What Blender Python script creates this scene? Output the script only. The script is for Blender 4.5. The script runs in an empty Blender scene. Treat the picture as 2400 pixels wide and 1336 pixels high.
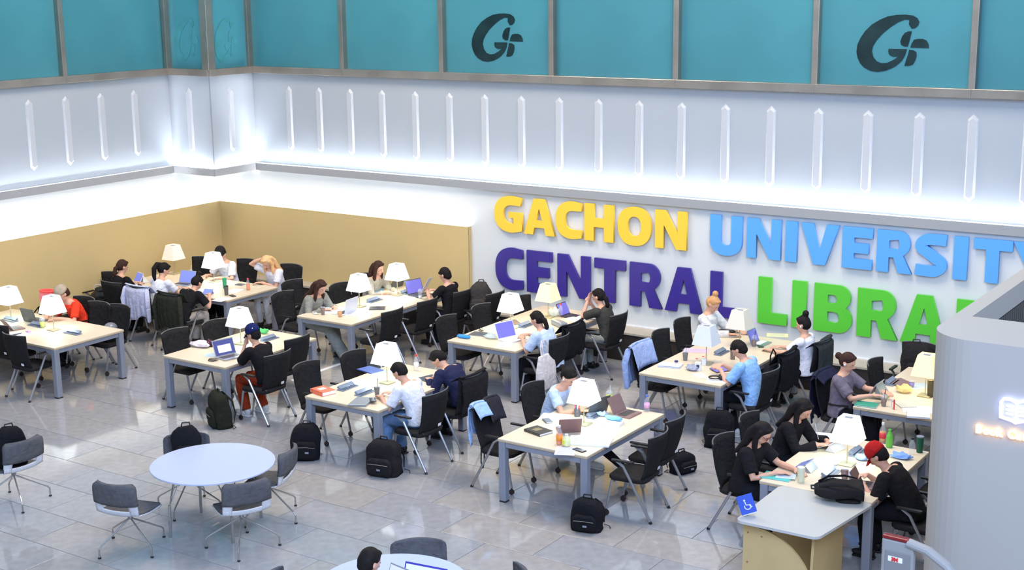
import bpy, bmesh, math, random
from mathutils import Vector, Matrix, noise
random.seed(7)
C = bpy.context.scene.collection
PI = math.pi
# ------------------------------------------------------------------ camera
CAM_H, FOC = 5.75, 3261.14
YAW, PITCH, ROLL = 0.59293, 0.21546, -0.012648
fw = Vector((-math.sin(YAW)*math.cos(PITCH), math.cos(YAW)*math.cos(PITCH), -math.sin(PITCH)))
r0 = Vector((math.cos(YAW), math.sin(YAW), 0)); u0 = r0.cross(fw)
rt = math.cos(ROLL)*r0 + math.sin(ROLL)*u0
up = -math.sin(ROLL)*r0 + math.cos(ROLL)*u0
cd = bpy.data.cameras.new('camera'); cam = bpy.data.objects.new('camera', cd); C.objects.link(cam)
cd.sensor_width = 36; cd.lens = FOC/2400*36; cd.clip_end = 200
cam.matrix_world = Matrix(((rt.x, up.x, -fw.x, 0), (rt.y, up.y, -fw.y, 0), (rt.z, up.z, -fw.z, CAM_H), (0, 0, 0, 1)))
bpy.context.scene.camera = cam
# ------------------------------------------------------------------ world, lights, exposure
sc = bpy.context.scene
sc.view_settings.view_transform = 'Standard'; sc.view_settings.look = 'None'
sc.view_settings.gamma = 1; sc.view_settings.use_curve_mapping = False
sc.view_settings.exposure = 0.0
w = bpy.data.worlds.new('world'); sc.world = w; w.use_nodes = True
bg = w.node_tree.nodes['Background']; bg.inputs[0].default_value = (0.63, 0.78, 1.0, 1); bg.inputs[1].default_value = 0.86

def area(name, loc, size, power, col, target=None, sy=None, spread=None):
    l = bpy.data.lights.new(name, 'AREA'); l.energy = power; l.color = col; l.size = size
    if sy: l.shape = 'RECTANGLE'; l.size_y = sy
    o = bpy.data.objects.new(name, l); C.objects.link(o); o.location = loc
    if target is not None:
        o.rotation_euler = (Vector(target) - Vector(loc)).to_track_quat('-Z', 'Y').to_euler()
    return o
area('ceiling_light', (-14, 14, 9.2), 3.5, 650, (1, .83, .64), (-14.5, 15, 0), 3.5)
area('ceiling_light', (-6.5, 15, 9.2), 3.5, 560, (1, .85, .68), (-6.5, 15.5, 0), 3.5)
area('atrium_daylight', (1.0, 2.5, 9.5), 7, 2000, (.52, .66, 1.0), (-8, 12, 0), 5)

# ------------------------------------------------------------------ materials
def lin(c):
    c = c/255
    return c/12.92 if c <= .04045 else ((c+.055)/1.055)**2.4
def rgb(*c): return (lin(c[0]), lin(c[1]), lin(c[2]), 1)
MATS = {}
def mat(name, col, rough=.6, metal=0, spec=.5, var=.06, scale=12, bump=0, emit=0, ecol=None, trans=0, alpha=1, coat=0, bs=None, bd=.01):
    if name in MATS: return MATS[name]
    m = bpy.data.materials.new(name); m.use_nodes = True; nt = m.node_tree; b = nt.nodes['Principled BSDF']
    c = rgb(*col)
    tc = nt.nodes.new('ShaderNodeTexCoord'); n = nt.nodes.new('ShaderNodeTexNoise'); n.inputs['Scale'].default_value = scale
    n.inputs['Detail'].default_value = 4
    nt.links.new(tc.outputs['Object'], n.inputs['Vector'])
    r = nt.nodes.new('ShaderNodeValToRGB'); nt.links.new(n.outputs['Fac'], r.inputs['Fac'])
    r.color_ramp.elements[0].position = .3; r.color_ramp.elements[1].position = .7
    r.color_ramp.elements[0].color = (c[0]*(1-var), c[1]*(1-var), c[2]*(1-var), 1)
    r.color_ramp.elements[1].color = (min(1, c[0]*(1+var)), min(1, c[1]*(1+var)), min(1, c[2]*(1+var)), 1)
    nt.links.new(r.outputs['Color'], b.inputs['Base Color'])
    b.inputs['Roughness'].default_value = rough; b.inputs['Metallic'].default_value = metal
    b.inputs['Specular IOR Level'].default_value = spec
    if bump:
        bp = nt.nodes.new('ShaderNodeBump'); bp.inputs['Strength'].default_value = bump; bp.inputs['Distance'].default_value = bd
        n2 = nt.nodes.new('ShaderNodeTexNoise'); n2.inputs['Scale'].default_value = bs or scale*6; n2.inputs['Distortion'].default_value = .8 if bs else 0
        nt.links.new(tc.outputs['Object'], n2.inputs['Vector']); nt.links.new(n2.outputs['Fac'], bp.inputs['Height'])
        nt.links.new(bp.outputs['Normal'], b.inputs['Normal'])
    if emit:
        b.inputs['Emission Color'].default_value = rgb(*(ecol or col)); b.inputs['Emission Strength'].default_value = emit
    if trans: b.inputs['Transmission Weight'].default_value = trans
    if coat: b.inputs['Coat Weight'].default_value = coat
    if alpha < 1: b.inputs['Alpha'].default_value = alpha
    MATS[name] = m; return m
def fabric(name, col, **k): return mat(name, col, rough=.9, spec=.15, var=.12, scale=18, bump=.55, bs=11, bd=.035, **k)

M_wall = mat('wall_paint', (214, 218, 218), .55, var=.012, scale=1.5)
M_upper = mat('upper_wall_paint', (158, 167, 176), .5, var=.012, scale=1.5)
M_rib = mat('rib_paint', (176, 182, 189), .5, var=.01)
M_fascia = mat('fascia_paint', (156, 159, 162), .5, var=.02, scale=2)
M_tan = mat('tan_wall_panel', (203, 178, 124), .62, var=.03, scale=.8)
M_stone = mat('ledge_stone', (176, 168, 152), .4, var=.08, scale=6)
M_dark = mat('ledge_dark', (48, 42, 40), .5, var=.15, scale=5)
M_steel = mat('brushed_steel', (172, 163, 152), .28, metal=.85, var=.14, scale=2.2)
M_grout = mat('grout', (120, 114, 108), .8)
M_birch = mat('birch_laminate', (219, 204, 178), .36, var=.025, scale=5)
M_edge = mat('birch_edge', (196, 172, 138), .5, var=.05)
M_alu = mat('grey_painted_metal', (142, 147, 160), .42, metal=.25, var=.03)
M_chrome = mat('satin_tube', (152, 152, 155), .3, metal=.55, var=.04)
M_bright = mat('bright_chrome', (176, 174, 172), .18, metal=.8, var=.03)
M_mesh = fabric('black_mesh', (36, 35, 36)); M_seat = fabric('black_seat', (40, 38, 39))
M_blk = mat('black_plastic', (24, 23, 24), .45); M_cast = mat('caster_rubber', (46, 32, 30), .5)
M_rim = mat('backrest_edge', (92, 92, 92), .35)
M_white = mat('white_plastic', (226, 228, 230), .35); M_tag = mat('white_tag', (235, 235, 236), .6)
M_paper = mat('paper', (236, 238, 242), .8, var=.03, scale=9)
M_skin = mat('skin', (214, 164, 138), .55, var=.05, scale=14)
M_eye = mat('eye_dark', (30, 22, 20), .3); M_lip = mat('lip', (168, 88, 84), .5)
M_greyfab = fabric('grey_upholstery', (92, 92, 96)); M_shell = mat('white_shell', (206, 208, 214), .35)

# ------------------------------------------------------------------ mesh helpers
def obj(name, bm, m, parent=None, smooth=False, loc=None):
    me = bpy.data.meshes.new(name)
    if isinstance(bm, bmesh.types.BMesh):
        bmesh.ops.recalc_face_normals(bm, faces=bm.faces); bm.to_mesh(me); bm.free()
    else: me = bm
    if m is not None:
        me.materials.clear()
        for k in (m if isinstance(m, (list, tuple)) else [m]): me.materials.append(k)
    if smooth: me.polygons.foreach_set('use_smooth', [True]*len(me.polygons))
    o = bpy.data.objects.new(name, me); C.objects.link(o)
    if parent: o.parent = parent
    if loc: o.location = loc
    return o
def thing(name, label, cat, loc=(0, 0, 0), rz=0, group=None):
    o = bpy.data.objects.new(name, None); C.objects.link(o); o.empty_display_size = .1
    o.location = loc; o.rotation_euler = (0, 0, rz); o['label'] = label; o['category'] = cat
    if group: o['group'] = group
    return o
def tag(o, label, cat, group=None):
    o['label'] = label; o['category'] = cat
    if group: o['group'] = group
    return o
def struct(o): o['kind'] = 'structure'; return o
def dup(root, loc, rz, label=None, group=None):
    r = root.copy(); C.objects.link(r); r.location = loc; r.rotation_euler = (0, 0, rz)
    if label: r['label'] = label
    if group: r['group'] = group
    for ch in list(root.children):
        c = ch.copy(); C.objects.link(c); c.parent = r
        for g in ch.children:
            d = g.copy(); C.objects.link(d); d.parent = c
    return r
def B(): return bmesh.new()
def box(bm, c, s, rot=None, bev=0, mi=0):
    M = Matrix.Translation(c) @ (rot.to_4x4() if rot else Matrix.Identity(4)) @ Matrix.Diagonal((s[0], s[1], s[2], 1))
    g = bmesh.ops.create_cube(bm, size=1, matrix=M)
    fs = list({f for v in g['verts'] for f in v.link_faces})
    for f in fs: f.material_index = mi
    if bev:
        es = list({e for v in g['verts'] for e in v.link_edges})
        rr = bmesh.ops.bevel(bm, geom=es, offset=bev, segments=2, affect='EDGES', profile=.5)
        for f in rr['faces']: f.material_index = mi
    return bm
def RX(a): return Matrix.Rotation(a, 3, 'X')
def RY(a): return Matrix.Rotation(a, 3, 'Y')
def RZ(a): return Matrix.Rotation(a, 3, 'Z')
def rings(bm, rs, cap=True, closed=False):
    """rs: list of rings (lists of Vector), bridged in order"""
    vs = [[bm.verts.new(p) for p in r] for r in rs]
    n = len(vs[0])
    for a, b in zip(vs, vs[1:]):
        for i in range(n):
            bm.faces.new((a[i], a[(i+1) % n], b[(i+1) % n], b[i]))
    if cap:
        bm.faces.new(vs[0][::-1]); bm.faces.new(vs[-1])
    return bm
def frame(d):
    d = d.normalized(); a = Vector((0, 0, 1)) if abs(d.z) < .95 else Vector((1, 0, 0))
    x = a.cross(d).normalized(); y = d.cross(x); return x, y
def tube(bm, pts, r, n=8, round_end=False, flat=1.0):
    pts = [Vector(p) for p in pts]; rr = r if isinstance(r, (list, tuple)) else [r]*len(pts)
    out = []; x0 = None
    for i, p in enumerate(pts):
        d = (pts[min(i+1, len(pts)-1)] - pts[max(i-1, 0)])
        d.normalize()
        if x0 is None: x, y = frame(d)
        else:
            x = (x0 - d*x0.dot(d)).normalized(); y = d.cross(x)
        x0 = x
        def ring(c, q): return [c + x*math.cos(2*PI*k/n)*q + y*math.sin(2*PI*k/n)*q*flat for k in range(n)]
        if round_end and i == 0:
            out.append(ring(p-d*rr[i]*.85, rr[i]*.35)); out.append(ring(p-d*rr[i]*.5, rr[i]*.8))
        out.append(ring(p, rr[i]))
        if round_end and i == len(pts)-1:
            out.append(ring(p+d*rr[i]*.5, rr[i]*.8)); out.append(ring(p+d*rr[i]*.85, rr[i]*.35))
    return rings(bm, out)
def ell(bm, c, r, rot=None, seg=14, rg=9):
    M = Matrix.Translation(c) @ (rot.to_4x4() if rot else Matrix.Identity(4)) @ Matrix.Diagonal((r[0], r[1], r[2], 1))
    bmesh.ops.create_uvsphere(bm, u_segments=seg, v_segments=rg, radius=1, matrix=M); return bm
def lathe(bm, prof, c=(0, 0, 0), n=18):
    c = Vector(c)
    return rings(bm, [[c + Vector((r*math.cos(2*PI*k/n), r*math.sin(2*PI*k/n), z)) for k in range(n)] for r, z in prof])
def prism(bm, poly, z0, z1):
    return rings(bm, [[Vector((x, y, z0)) for x, y in poly], [Vector((x, y, z1)) for x, y in poly]])
def rrect(w, h, r, n=5, cx=0, cy=0):
    p = []
    for sx, sy, a in ((1, 1, 0), (-1, 1, 90), (-1, -1, 180), (1, -1, 270)):
        for k in range(n+1):
            t = math.radians(a+90*k/n); p.append((cx+sx*(w/2-r)+r*math.cos(t), cy+sy*(h/2-r)+r*math.sin(t)))
    return p
def shape_mesh(loops, depth, name='shape'):
    cu = bpy.data.curves.new(name, 'CURVE'); cu.dimensions = '2D'; cu.fill_mode = 'BOTH'; cu.extrude = depth/2
    for lp in loops:
        s = cu.splines.new('POLY'); s.points.add(len(lp)-1); s.use_cyclic_u = True
        for i, (x, y) in enumerate(lp): s.points[i].co = (x, y, 0, 1)
    o = bpy.data.objects.new(name, cu); me = bpy.data.meshes.new_from_object(o)
    bpy.data.objects.remove(o); bpy.data.curves.remove(cu); return me
def stroke(pts, w):
    pts = [Vector((p[0], p[1])) for p in pts]; L, R_ = [], []
    for i, p in enumerate(pts):
        d = (pts[min(i+1, len(pts)-1)]-pts[max(i-1, 0)]).normalized(); n = Vector((-d.y, d.x))
        L.append((p.x+n.x*w/2, p.y+n.y*w/2)); R_.append((p.x-n.x*w/2, p.y-n.y*w/2))
    return L + R_[::-1]
def arc(cx, cy, rx, ry, a0, a1, n=16, e=1.0):
    o = []
    for k in range(n+1):
        t = math.radians(a0+(a1-a0)*k/n); c, s = math.cos(t), math.sin(t)
        o.append((cx+rx*math.copysign(abs(c)**e, c), cy+ry*math.copysign(abs(s)**e, s)))
    return o
def text_mesh(txt, size, depth, bold=0.0):
    cu = bpy.data.curves.new('t', 'FONT'); cu.body = txt; cu.size = size; cu.extrude = depth/2; cu.offset = bold
    cu.resolution_u = 4
    o = bpy.data.objects.new('t', cu); me = bpy.data.meshes.new_from_object(o); bpy.data.objects.remove(o); bpy.data.curves.remove(cu)
    return me
TABLE_Z = .75
def at(px, py, z=TABLE_Z):
    """point on the horizontal plane z seen at a photograph pixel"""
    x = px-1200; y = py-668
    d = rt*(x/FOC) - up*(y/FOC) + fw; t = (z-CAM_H)/d.z
    return Vector((d.x*t, d.y*t, z))
def in_frame(p):
    v = Vector(p)-Vector((0, 0, CAM_H)); zc = v.dot(fw)
    if zc < .5: return False
    a = FOC*v.dot(rt)/zc; b = FOC*v.dot(up)/zc
    return abs(a) < 1290 and abs(b) < 760
# ------------------------------------------------------------------ floor
YB, XL = 18.55, -19.17
def floor_mats():
    out = []
    for i, c in enumerate(((172, 172, 175), (176, 175, 177), (169, 169, 173), (177, 173, 170))):  # slight bluish and beige tints put floor reflections into the stone colour
        m = mat('floor_stone_%s' % 'abcd'[i], c, .07, spec=.85, var=.10, scale=9); out.append(m)
        nt = m.node_tree; b = nt.nodes['Principled BSDF']
        tc = nt.nodes.new('ShaderNodeTexCoord'); n = nt.nodes.new('ShaderNodeTexNoise'); n.inputs['Scale'].default_value = 260
        nt.links.new(tc.outputs['Object'], n.inputs['Vector'])
        mx = nt.nodes.new('ShaderNodeMixRGB'); mx.blend_type = 'MULTIPLY'; mx.inputs[0].default_value = .35
        src = b.inputs['Base Color'].links[0].from_socket
        nt.links.new(src, mx.inputs[1]); nt.links.new(n.outputs['Fac'], mx.inputs[2]); nt.links.new(mx.outputs[0], b.inputs['Base Color'])
    return out
FM = floor_mats()
bm = B(); box(bm, (-9, 11, -.06), (26, 22, .10)); flo = struct(obj('floor', bm, M_grout))
TX, TY = 1.18, .63
tm = []
for m in FM:
    bm = B(); box(bm, (0, 0, -.008), (TX-.007, TY-.007, .016), bev=.0015)
    me = bpy.data.meshes.new('tile'); bm.to_mesh(me); bm.free(); me.materials.append(m); tm.append(me)
rest = B(); nt_ = 0
cells = []
for j in range(-1, 32):
    y = .2 + j*TY - .08
    if y > 18.3: break
    for i in range(-4, 22):
        x = -19.1 + (i+.5)*TX + (TX/2 if j % 2 else 0) - .04*0
        if x < -19.6 or x > 3.4: continue
        cells.append((x, y))
vis = [c for c in cells if any(in_frame((c[0]+dx, c[1]+dy, 0)) for dx in (-.5, .5) for dy in (-.3, .3))]
vis.sort(key=lambda c: c[0]**2+c[1]**2); near = set(vis[:300])
for c in cells:
    if c in near:
        o = bpy.data.objects.new('tile', random.choice(tm)); C.objects.link(o); o.parent = flo
        o.location = (c[0], c[1], random.uniform(-.0006, .0006))
    else: box(rest, (c[0], c[1], -.008), (TX-.007, TY-.007, .016))
o = obj('tile_field', rest, FM[1], flo); o['kind'] = 'stuff'
# ------------------------------------------------------------------ back and left walls
bm = B(); box(bm, (-8, YB+.10, 1.27), (22.6, .20, 2.54)); wb = struct(obj('wall_back', bm, M_wall))
bm = B(); box(bm, (XL-.10, 9.5, 1.27), (.20, 18.3, 2.54)); wl = struct(obj('wall_left', bm, M_wall))
# upper walls: white band with raised ribs, and the box column notched into the corner
Z0, Z1, ZT = 2.46, 4.18, 7.2
bm = B(); box(bm, (-8, YB+.14, (Z0+Z1)/2), (22.6, .20, Z1-Z0)); ub = struct(obj('wall_upper_back', bm, M_upper))
bm = B(); box(bm, (XL-.14, 9.5, (Z0+Z1)/2), (.20, 18.3, Z1-Z0)); ul = struct(obj('wall_upper_left', bm, M_upper))
CX, CY = -18.16, 17.52       # free corner of the box column
bm = B(); box(bm, ((CX-19.3)/2, (CY+18.7)/2, (Z0+Z1)/2), (CX+19.3, 18.7-CY, Z1-Z0)); uc = struct(obj('wall_corner', bm, M_upper))
bm = B(); box(bm, (CX-.004, CY-.004, (Z0+Z1)/2), (.016, .016, Z1-Z0)); obj('corner_bead', bm, M_alu, uc)
def rib_mesh():
    w_, h, d = .145, 1.17, .032
    o_ = [(-w_/2, .07), (-w_/2, h-.07), (0, h), (w_/2, h-.07), (w_/2, .07), (0, 0)]
    i_ = [(-w_/2*.66, .09), (-w_/2*.66, h-.09), (0, h-.05), (w_/2*.66, h-.09), (w_/2*.66, .09), (0, .05)]
    bm = B(); rings(bm, [[Vector((x, .01, z)) for x, z in o_], [Vector((x, 0, z)) for x, z in o_], [Vector((x, -d, z)) for x, z in i_]])
    me = bpy.data.meshes.new('rib'); bmesh.ops.recalc_face_normals(bm, faces=bm.faces); bm.to_mesh(me); bm.free(); me.materials.append(M_rib); return me
RM = rib_mesh()
def rib(x, y, rz, par):
    o = bpy.data.objects.new('rib', RM); C.objects.link(o); o.parent = par; o.location = (x, y, 2.79); o.rotation_euler = (0, 0, rz)
for k in range(20): rib(-17.29+k*.7125, YB+.04, 0, ub)
for k in range(10): rib(XL-.04, 16.71-k*.735, PI/2, ul)
rib(-18.7, CY, 0, uc); rib(CX, 18.0, PI/2, uc)
# fascia lip that hides the upper light strip (one run per wall face)
def fascia(name, x0, y0, x1, y1, nx, ny):
    """lip 2.41-2.54 high in front of a wall face; n = direction into the room"""
    bm = B(); L = math.hypot(x1-x0, y1-y0); a = math.atan2(y1-y0, x1-x0); cx, cy = (x0+x1)/2, (y0+y1)/2
    box(bm, (cx+nx*.008, cy+ny*.008, 2.475), (L, .018, .13), rot=RZ(a))
    box(bm, (cx-nx*.055, cy-ny*.055, 2.42), (L, .12, .02), rot=RZ(a))
    return struct(obj(name, bm, M_fascia))
M_led = mat('led_strip', (255, 255, 255), .5, emit=130, ecol=(250, 250, 255), var=0)
M_led2 = mat('led_strip_low', (255, 255, 255), .5, emit=110, ecol=(248, 250, 255), var=0)
FY, FX = YB-.06, XL+.03
fascia('trim_1', -18.10, FY, 3, FY, 0, -1)
fascia('trim_2', FX, .5, FX, CY-.06, 1, 0)
fascia('trim_3', FX, CY-.06, CX+.06, CY-.06, 0, -1)
fascia('trim_4', CX+.06, CY-.07, CX+.06, FY, 1, 0)
def led(x0, y0, x1, y1, z, m, w_=.05):
    bm = B(); L = math.hypot(x1-x0, y1-y0); a = math.atan2(y1-y0, x1-x0)
    box(bm, ((x0+x1)/2, (y0+y1)/2, z), (L, w_, .012), rot=RZ(a)); return bm
lg = 'cove light strips'
tag(obj('light_strip', led(-18.0, YB-.015, 3, YB-.015, 2.475, M_led), M_led), 'white light strip behind the grey lip along the lettered wall', 'light', lg)
tag(obj('light_strip', led(XL+.012, 1, XL+.012, CY-.1, 2.475, M_led), M_led), 'white light strip behind the grey lip along the left wall', 'light', lg)
tag(obj('light_strip', led(XL+.05, CY-.03, CX+.02, CY-.03, 2.475, M_led), M_led), 'short light strip on the front of the corner column', 'light', lg)
tag(obj('light_strip', led(CX+.028, CY+.02, CX+.028, YB-.08, 2.475, M_led), M_led), 'short light strip on the side of the corner column', 'light', lg)
# tan panels standing clear of the wall, lit from behind their top edge
TZ = 1.765; PX = -13.30
bm = B(); box(bm, ((PX-19.05)/2, YB-.085, TZ/2+.2), (PX+19.05, .03, TZ-.4)); box(bm, (PX-.012, YB-.045, TZ/2+.2), (.024, .09, TZ-.4))
struct(obj('trim_5', bm, M_tan))
bm = B(); box(bm, (XL+.115, 9.3, TZ/2+.2), (.03, 18.35, TZ-.4)); struct(obj('trim_6', bm, M_tan))
tag(obj('light_strip', led(-19.0, YB-.035, PX-.03, YB-.035, TZ-.10, M_led2), M_led2), 'white light strip hidden behind the tan panel on the back wall', 'light', lg)
tag(obj('light_strip', led(XL+.04, 1, XL+.04, YB-.1, TZ-.10, M_led2), M_led2), 'white light strip hidden behind the tan panel on the left wall', 'light', lg)
# stone ledge along the foot of the back and left walls
bm = B(); box(bm, (-8, YB-.20, .21), (22.3, .38, .42)); o = struct(obj('baseboard_back', bm, M_dark))
bm = B(); box(bm, (-8, YB-.205, .43), (22.3, .41, .035), bev=.004); obj('ledge_top', bm, M_stone, o)
bm = B(); box(bm, (-8, YB-.01, .455), (22.3, .03, .02)); obj('ledge_joint', bm, M_white, o)
bm = B(); box(bm, (XL+.20, 9.2, .21), (.38, 17.9, .42)); o = struct(obj('baseboard_left', bm, M_dark))
bm = B(); box(bm, (XL+.205, 9.2, .43), (.41, 17.9, .035), bev=.004); obj('ledge_top', bm, M_stone, o)
# ------------------------------------------------------------------ windows of frosted teal glass
def teal_glass():
    m = mat('frosted_teal_glass', (62, 126, 140), .22, spec=.5, var=.16, scale=.35)
    return m
M_teal = teal_glass()
M_clear = mat('dark_clear_glass', (24, 44, 48), .15, spec=.3, var=.35, scale=3)
M_emb_reflect = mat('painted_emblem_reflection', (58, 124, 134), .08, spec=.6, var=.15, scale=6)  # faint emblem reflections in the corner panes, painted as decals
EMB = [[(890,410),(850,340),(855,270),(790,265),(700,310),(600,390),(500,490),(420,600),(370,700),(358,780),(380,880),(430,950),(500,980),(580,970),(650,930),(700,890),(725,860),(690,870),(640,865),(600,835),(585,790),(590,742),(840,742),(820,840),(780,930),(700,1020),(640,1060),(560,1100),(450,1125),(350,1110),(260,1060),(200,990),(160,900),(140,800),(150,680),(190,570),(250,460),(340,350),(450,270),(560,215),(680,190),(800,185),(900,200),(960,240),(990,300),(975,360),(940,400)],
 [(895,455),(850,455),(800,480),(765,540),(745,620),(755,670),(800,700),(850,700),(870,600)],
 [(885,715),(900,650),(930,590),(980,575),(1050,575),(1100,600),(1130,660),(1135,720)],
 [(870,752),(930,760),(970,790),(975,850),(960,920),(930,990),(880,1012),(815,1012),(840,900),(860,820)]]
def emblem_mesh(wd, ht):
    return shape_mesh([[((x-637)/995*wd, (655-y)/940*ht) for x, y in lp] for lp in EMB], .004, 'emblem')
nwin = [0]
def window(x0, y0, x1, y1, post=True, emb=None, corner=False):
    nwin[0] += 1
    L = math.hypot(x1-x0, y1-y0); a = math.atan2(y1-y0, x1-x0)
    e = bpy.data.objects.new('window_%d' % nwin[0], None); C.objects.link(e); e.location = (x0, y0, 0); e.rotation_euler = (0, 0, a); e['kind'] = 'structure'
    bm = B(); box(bm, (L/2, .07, (4.29+ZT)/2), (L-.02, .012, ZT-4.29)); p = obj('pane', bm, M_teal, e)
    bm = B(); box(bm, (L/2, .02, 4.235), (L, .14, .12), bev=.006); obj('sill', bm, M_steel, e)
    if post: bm = B(); box(bm, (0, .02, (4.29+ZT)/2), (.09, .13, ZT-4.29), bev=.006); obj('mullion', bm, M_steel, e)
    if emb:
        m = emblem_mesh(emb[1], .765); me = obj('emblem', m, emb[3], p); me.rotation_euler = (PI/2, 0, 0); me.location = (emb[0], .058, emb[2])
    return e
xs = [-18.16, -15.93, -13.80, -11.67, -9.51, -7.36, -5.20, -3.06, -.9, 1.3]
for i in range(len(xs)-1):
    window(xs[i], YB-.03, xs[i+1], YB-.03, emb=(1.05, .99, 4.86, M_clear) if i in (2, 5) else None)
ysL = [17.52, 15.2, 13.0, 10.8, 8.6, 6.4]
for i in range(len(ysL)-1): window(XL+.02, ysL[i+1], XL+.02, ysL[i], post=True)
window(XL+.02, CY-.05, CX+.05, CY-.05, post=True, emb=(.45, .62, 4.80, M_emb_reflect))  # emblem on this and the next pane is a painted reflection
window(CX+.05, CY-.05, CX+.05, YB-.03, post=False, emb=(.5, .55, 4.78, M_emb_reflect))
bm = B(); box(bm, (CX+.0, CY+.0, (4.29+ZT)/2), (.17, .17, ZT-4.29), bev=.008); struct(obj('trim_7', bm, M_steel))
bm = B(); box(bm, (CX+.02, CY+.02, 4.235), (.2, .2, .121), bev=.008); struct(obj('trim_8', bm, M_steel))
# ------------------------------------------------------------------ wall letters
def L_(ch, W, H, S, T):
    e = .80
    if ch == 'I': return [[(0, 0), (W, 0), (W, H), (0, H)]]
    if ch == 'L': return [[(0, 0), (W, 0), (W, T), (S, T), (S, H), (0, H)]]
    if ch == 'E': return [[(0, 0), (W, 0), (W, T), (S, T), (S, H/2-T/2), (W*.88, H/2-T/2), (W*.88, H/2+T/2), (S, H/2+T/2), (S, H-T), (W, H-T), (W, H), (0, H)]]
    if ch == 'T': return [[(W/2-S/2, 0), (W/2+S/2, 0), (W/2+S/2, H-T), (W, H-T), (W, H), (0, H), (0, H-T), (W/2-S/2, H-T)]]
    if ch == 'H': return [[(0, 0), (S, 0), (S, H/2-T/2), (W-S, H/2-T/2), (W-S, 0), (W, 0), (W, H), (W-S, H), (W-S, H/2+T/2), (S, H/2+T/2), (S, H), (0, H)]]
    if ch == 'N': return [[(0, 0), (S*.86, 0), (S*.86, H*.62), (W-S, 0), (W, 0), (W, H), (W-S*.86, H), (W-S*.86, H*.38), (S, H), (0, H)]]
    if ch == 'U': return [[(0, H)] + arc(W/2, H*.36, W/2, H*.38, 180, 360, 18, .9) + [(W, H), (W-S, H)] + arc(W/2, H*.37, W/2-S, H*.37-T, 360, 180, 18, .9) + [(S, H)]]
    if ch == 'V': return [[(W*.34, 0), (W*.66, 0), (W, H), (W-S*1.06, H), (W/2, H*.34), (S*1.06, H), (0, H)]]
    if ch == 'Y': return [[(W/2-S/2, 0), (W/2+S/2, 0), (W/2+S/2, H*.38), (W, H), (W-S*1.1, H), (W/2, H*.62), (S*1.1, H), (0, H), (W/2-S/2, H*.38)]]
    if ch == 'A': return [[(0, 0), (S*1.02, 0), (W*.34, H*.2), (W*.66, H*.2), (W-S*1.02, 0), (W, 0), (W*.67, H), (W*.33, H)], [(W*.40, H*.40), (W*.5, H*.74), (W*.60, H*.40)]]
    if ch == 'O': return [arc(W/2, H/2, W/2, H/2+.01, 0, 350, 34, .86), arc(W/2, H/2, W/2-S, H/2-T, 0, 350, 34, .86)]
    if ch in 'CG':
        rx = W*.66
        out = [(W, H*.97), (rx, H+.008)] + arc(rx, H/2, rx, H/2+.008, 90, 270, 22, .84)[1:]
        inn = arc(rx, H/2, rx-S, H/2-T, 270, 90, 18, .84)
        if ch == 'C': return [out + [(W, H*.03), (W, H*.24)] + inn + [(W, H*.76)]]
        return [out + [(W, H*.05), (W, H*.56), (W*.52, H*.56), (W*.52, H*.40), (W-S*.95, H*.40), (W-S*.95, H*.23)] + inn[1:] + [(W*.95, H*.75)]]
    if ch == 'R':
        bw = W*.93
        o = [(0, 0), (S, 0), (S, H*.36), (W*.48, H*.36), (W-S*1.12, 0), (W, 0), (W*.74, H*.42)] + arc(bw-H*.28, H*.70, H*.28, H*.30, -55, 90, 14) + [(0, H)]
        h = [(S, H*.57), (S, H-T)] + arc(bw-H*.30, H*.68, max(.02, H*.30-S*.86), H*.115, 90, -90, 8)
        return [o, h]
    if ch == 'B':
        o = [(0, 0)] + arc(W-H*.28, H*.285, H*.28, H*.285, -90, 58, 12) + arc(W*.95-H*.25, H*.745, H*.25, H*.255, -50, 90, 12) + [(0, H)]
        h1 = [(S, T*.9), (S, H*.43)] + arc(W-S*.9-H*.10, H*.315, H*.10, H*.115, 90, -90, 8)
        h2 = [(S, H*.61), (S, H-T*.9)] + arc(W*.93-S*.9-H*.09, H*.70, H*.09, H*.09, 90, -90, 8)
        return [o, h1, h2]
    if ch == 'S':
        r1 = H*.27; T2 = T*1.06
        ax = W*.5-T2*.5; r_ = H*.255-T2*.02
        p = [(W*.95, H*.87), (W*.78, H-T2/2+.004)] + arc(W*.50, H*.715, ax, H*.285-T2/2+.004, 80, 205, 10) + [(W*.42, H*.545), (W*.60, H*.455)] + arc(W*.50, H*.285, ax, H*.285-T2/2+.004, 25, -100, 10) + [(W*.22, T2/2), (W*.03, H*.14)]
        return [stroke(p, T2)]
M_yel = mat('letter_yellow', (255, 206, 64), .4, var=.01); M_lbl = mat('letter_light_blue', (92, 168, 250), .4, var=.01)
M_nav = mat('letter_navy', (58, 44, 138), .4, var=.02); M_grn = mat('letter_green', (88, 200, 56), .4, var=.01)
def word(word_, spans, z, H, S, T, m, cname, where):
    for i, (ch, (a, b)) in enumerate(zip(word_, spans)):
        me = shape_mesh(L_(ch, b-a, H, S, T), .045, 'wall_letter')
        o = obj('wall_letter', me, m); o.rotation_euler = (PI/2, 0, 0); o.location = (a, YB-.045, z)
        same = [k for k in range(len(word_)) if word_[k] == ch]
        extra = '' if len(same) == 1 else (', first one' if i == same[0] else ', last one')
        tag(o, '%s raised letter %s%s in the word %s' % (cname, ch, extra, word_), 'letter', '%s wall letters' % where)
word('GACHON', [(-12.785,-12.247),(-12.211,-11.623),(-11.602,-11.124),(-11.074,-10.548),(-10.471,-9.892),(-9.823,-9.291)], 1.752, .585, .172, .142, M_yel, 'yellow', 'upper row')
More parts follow.
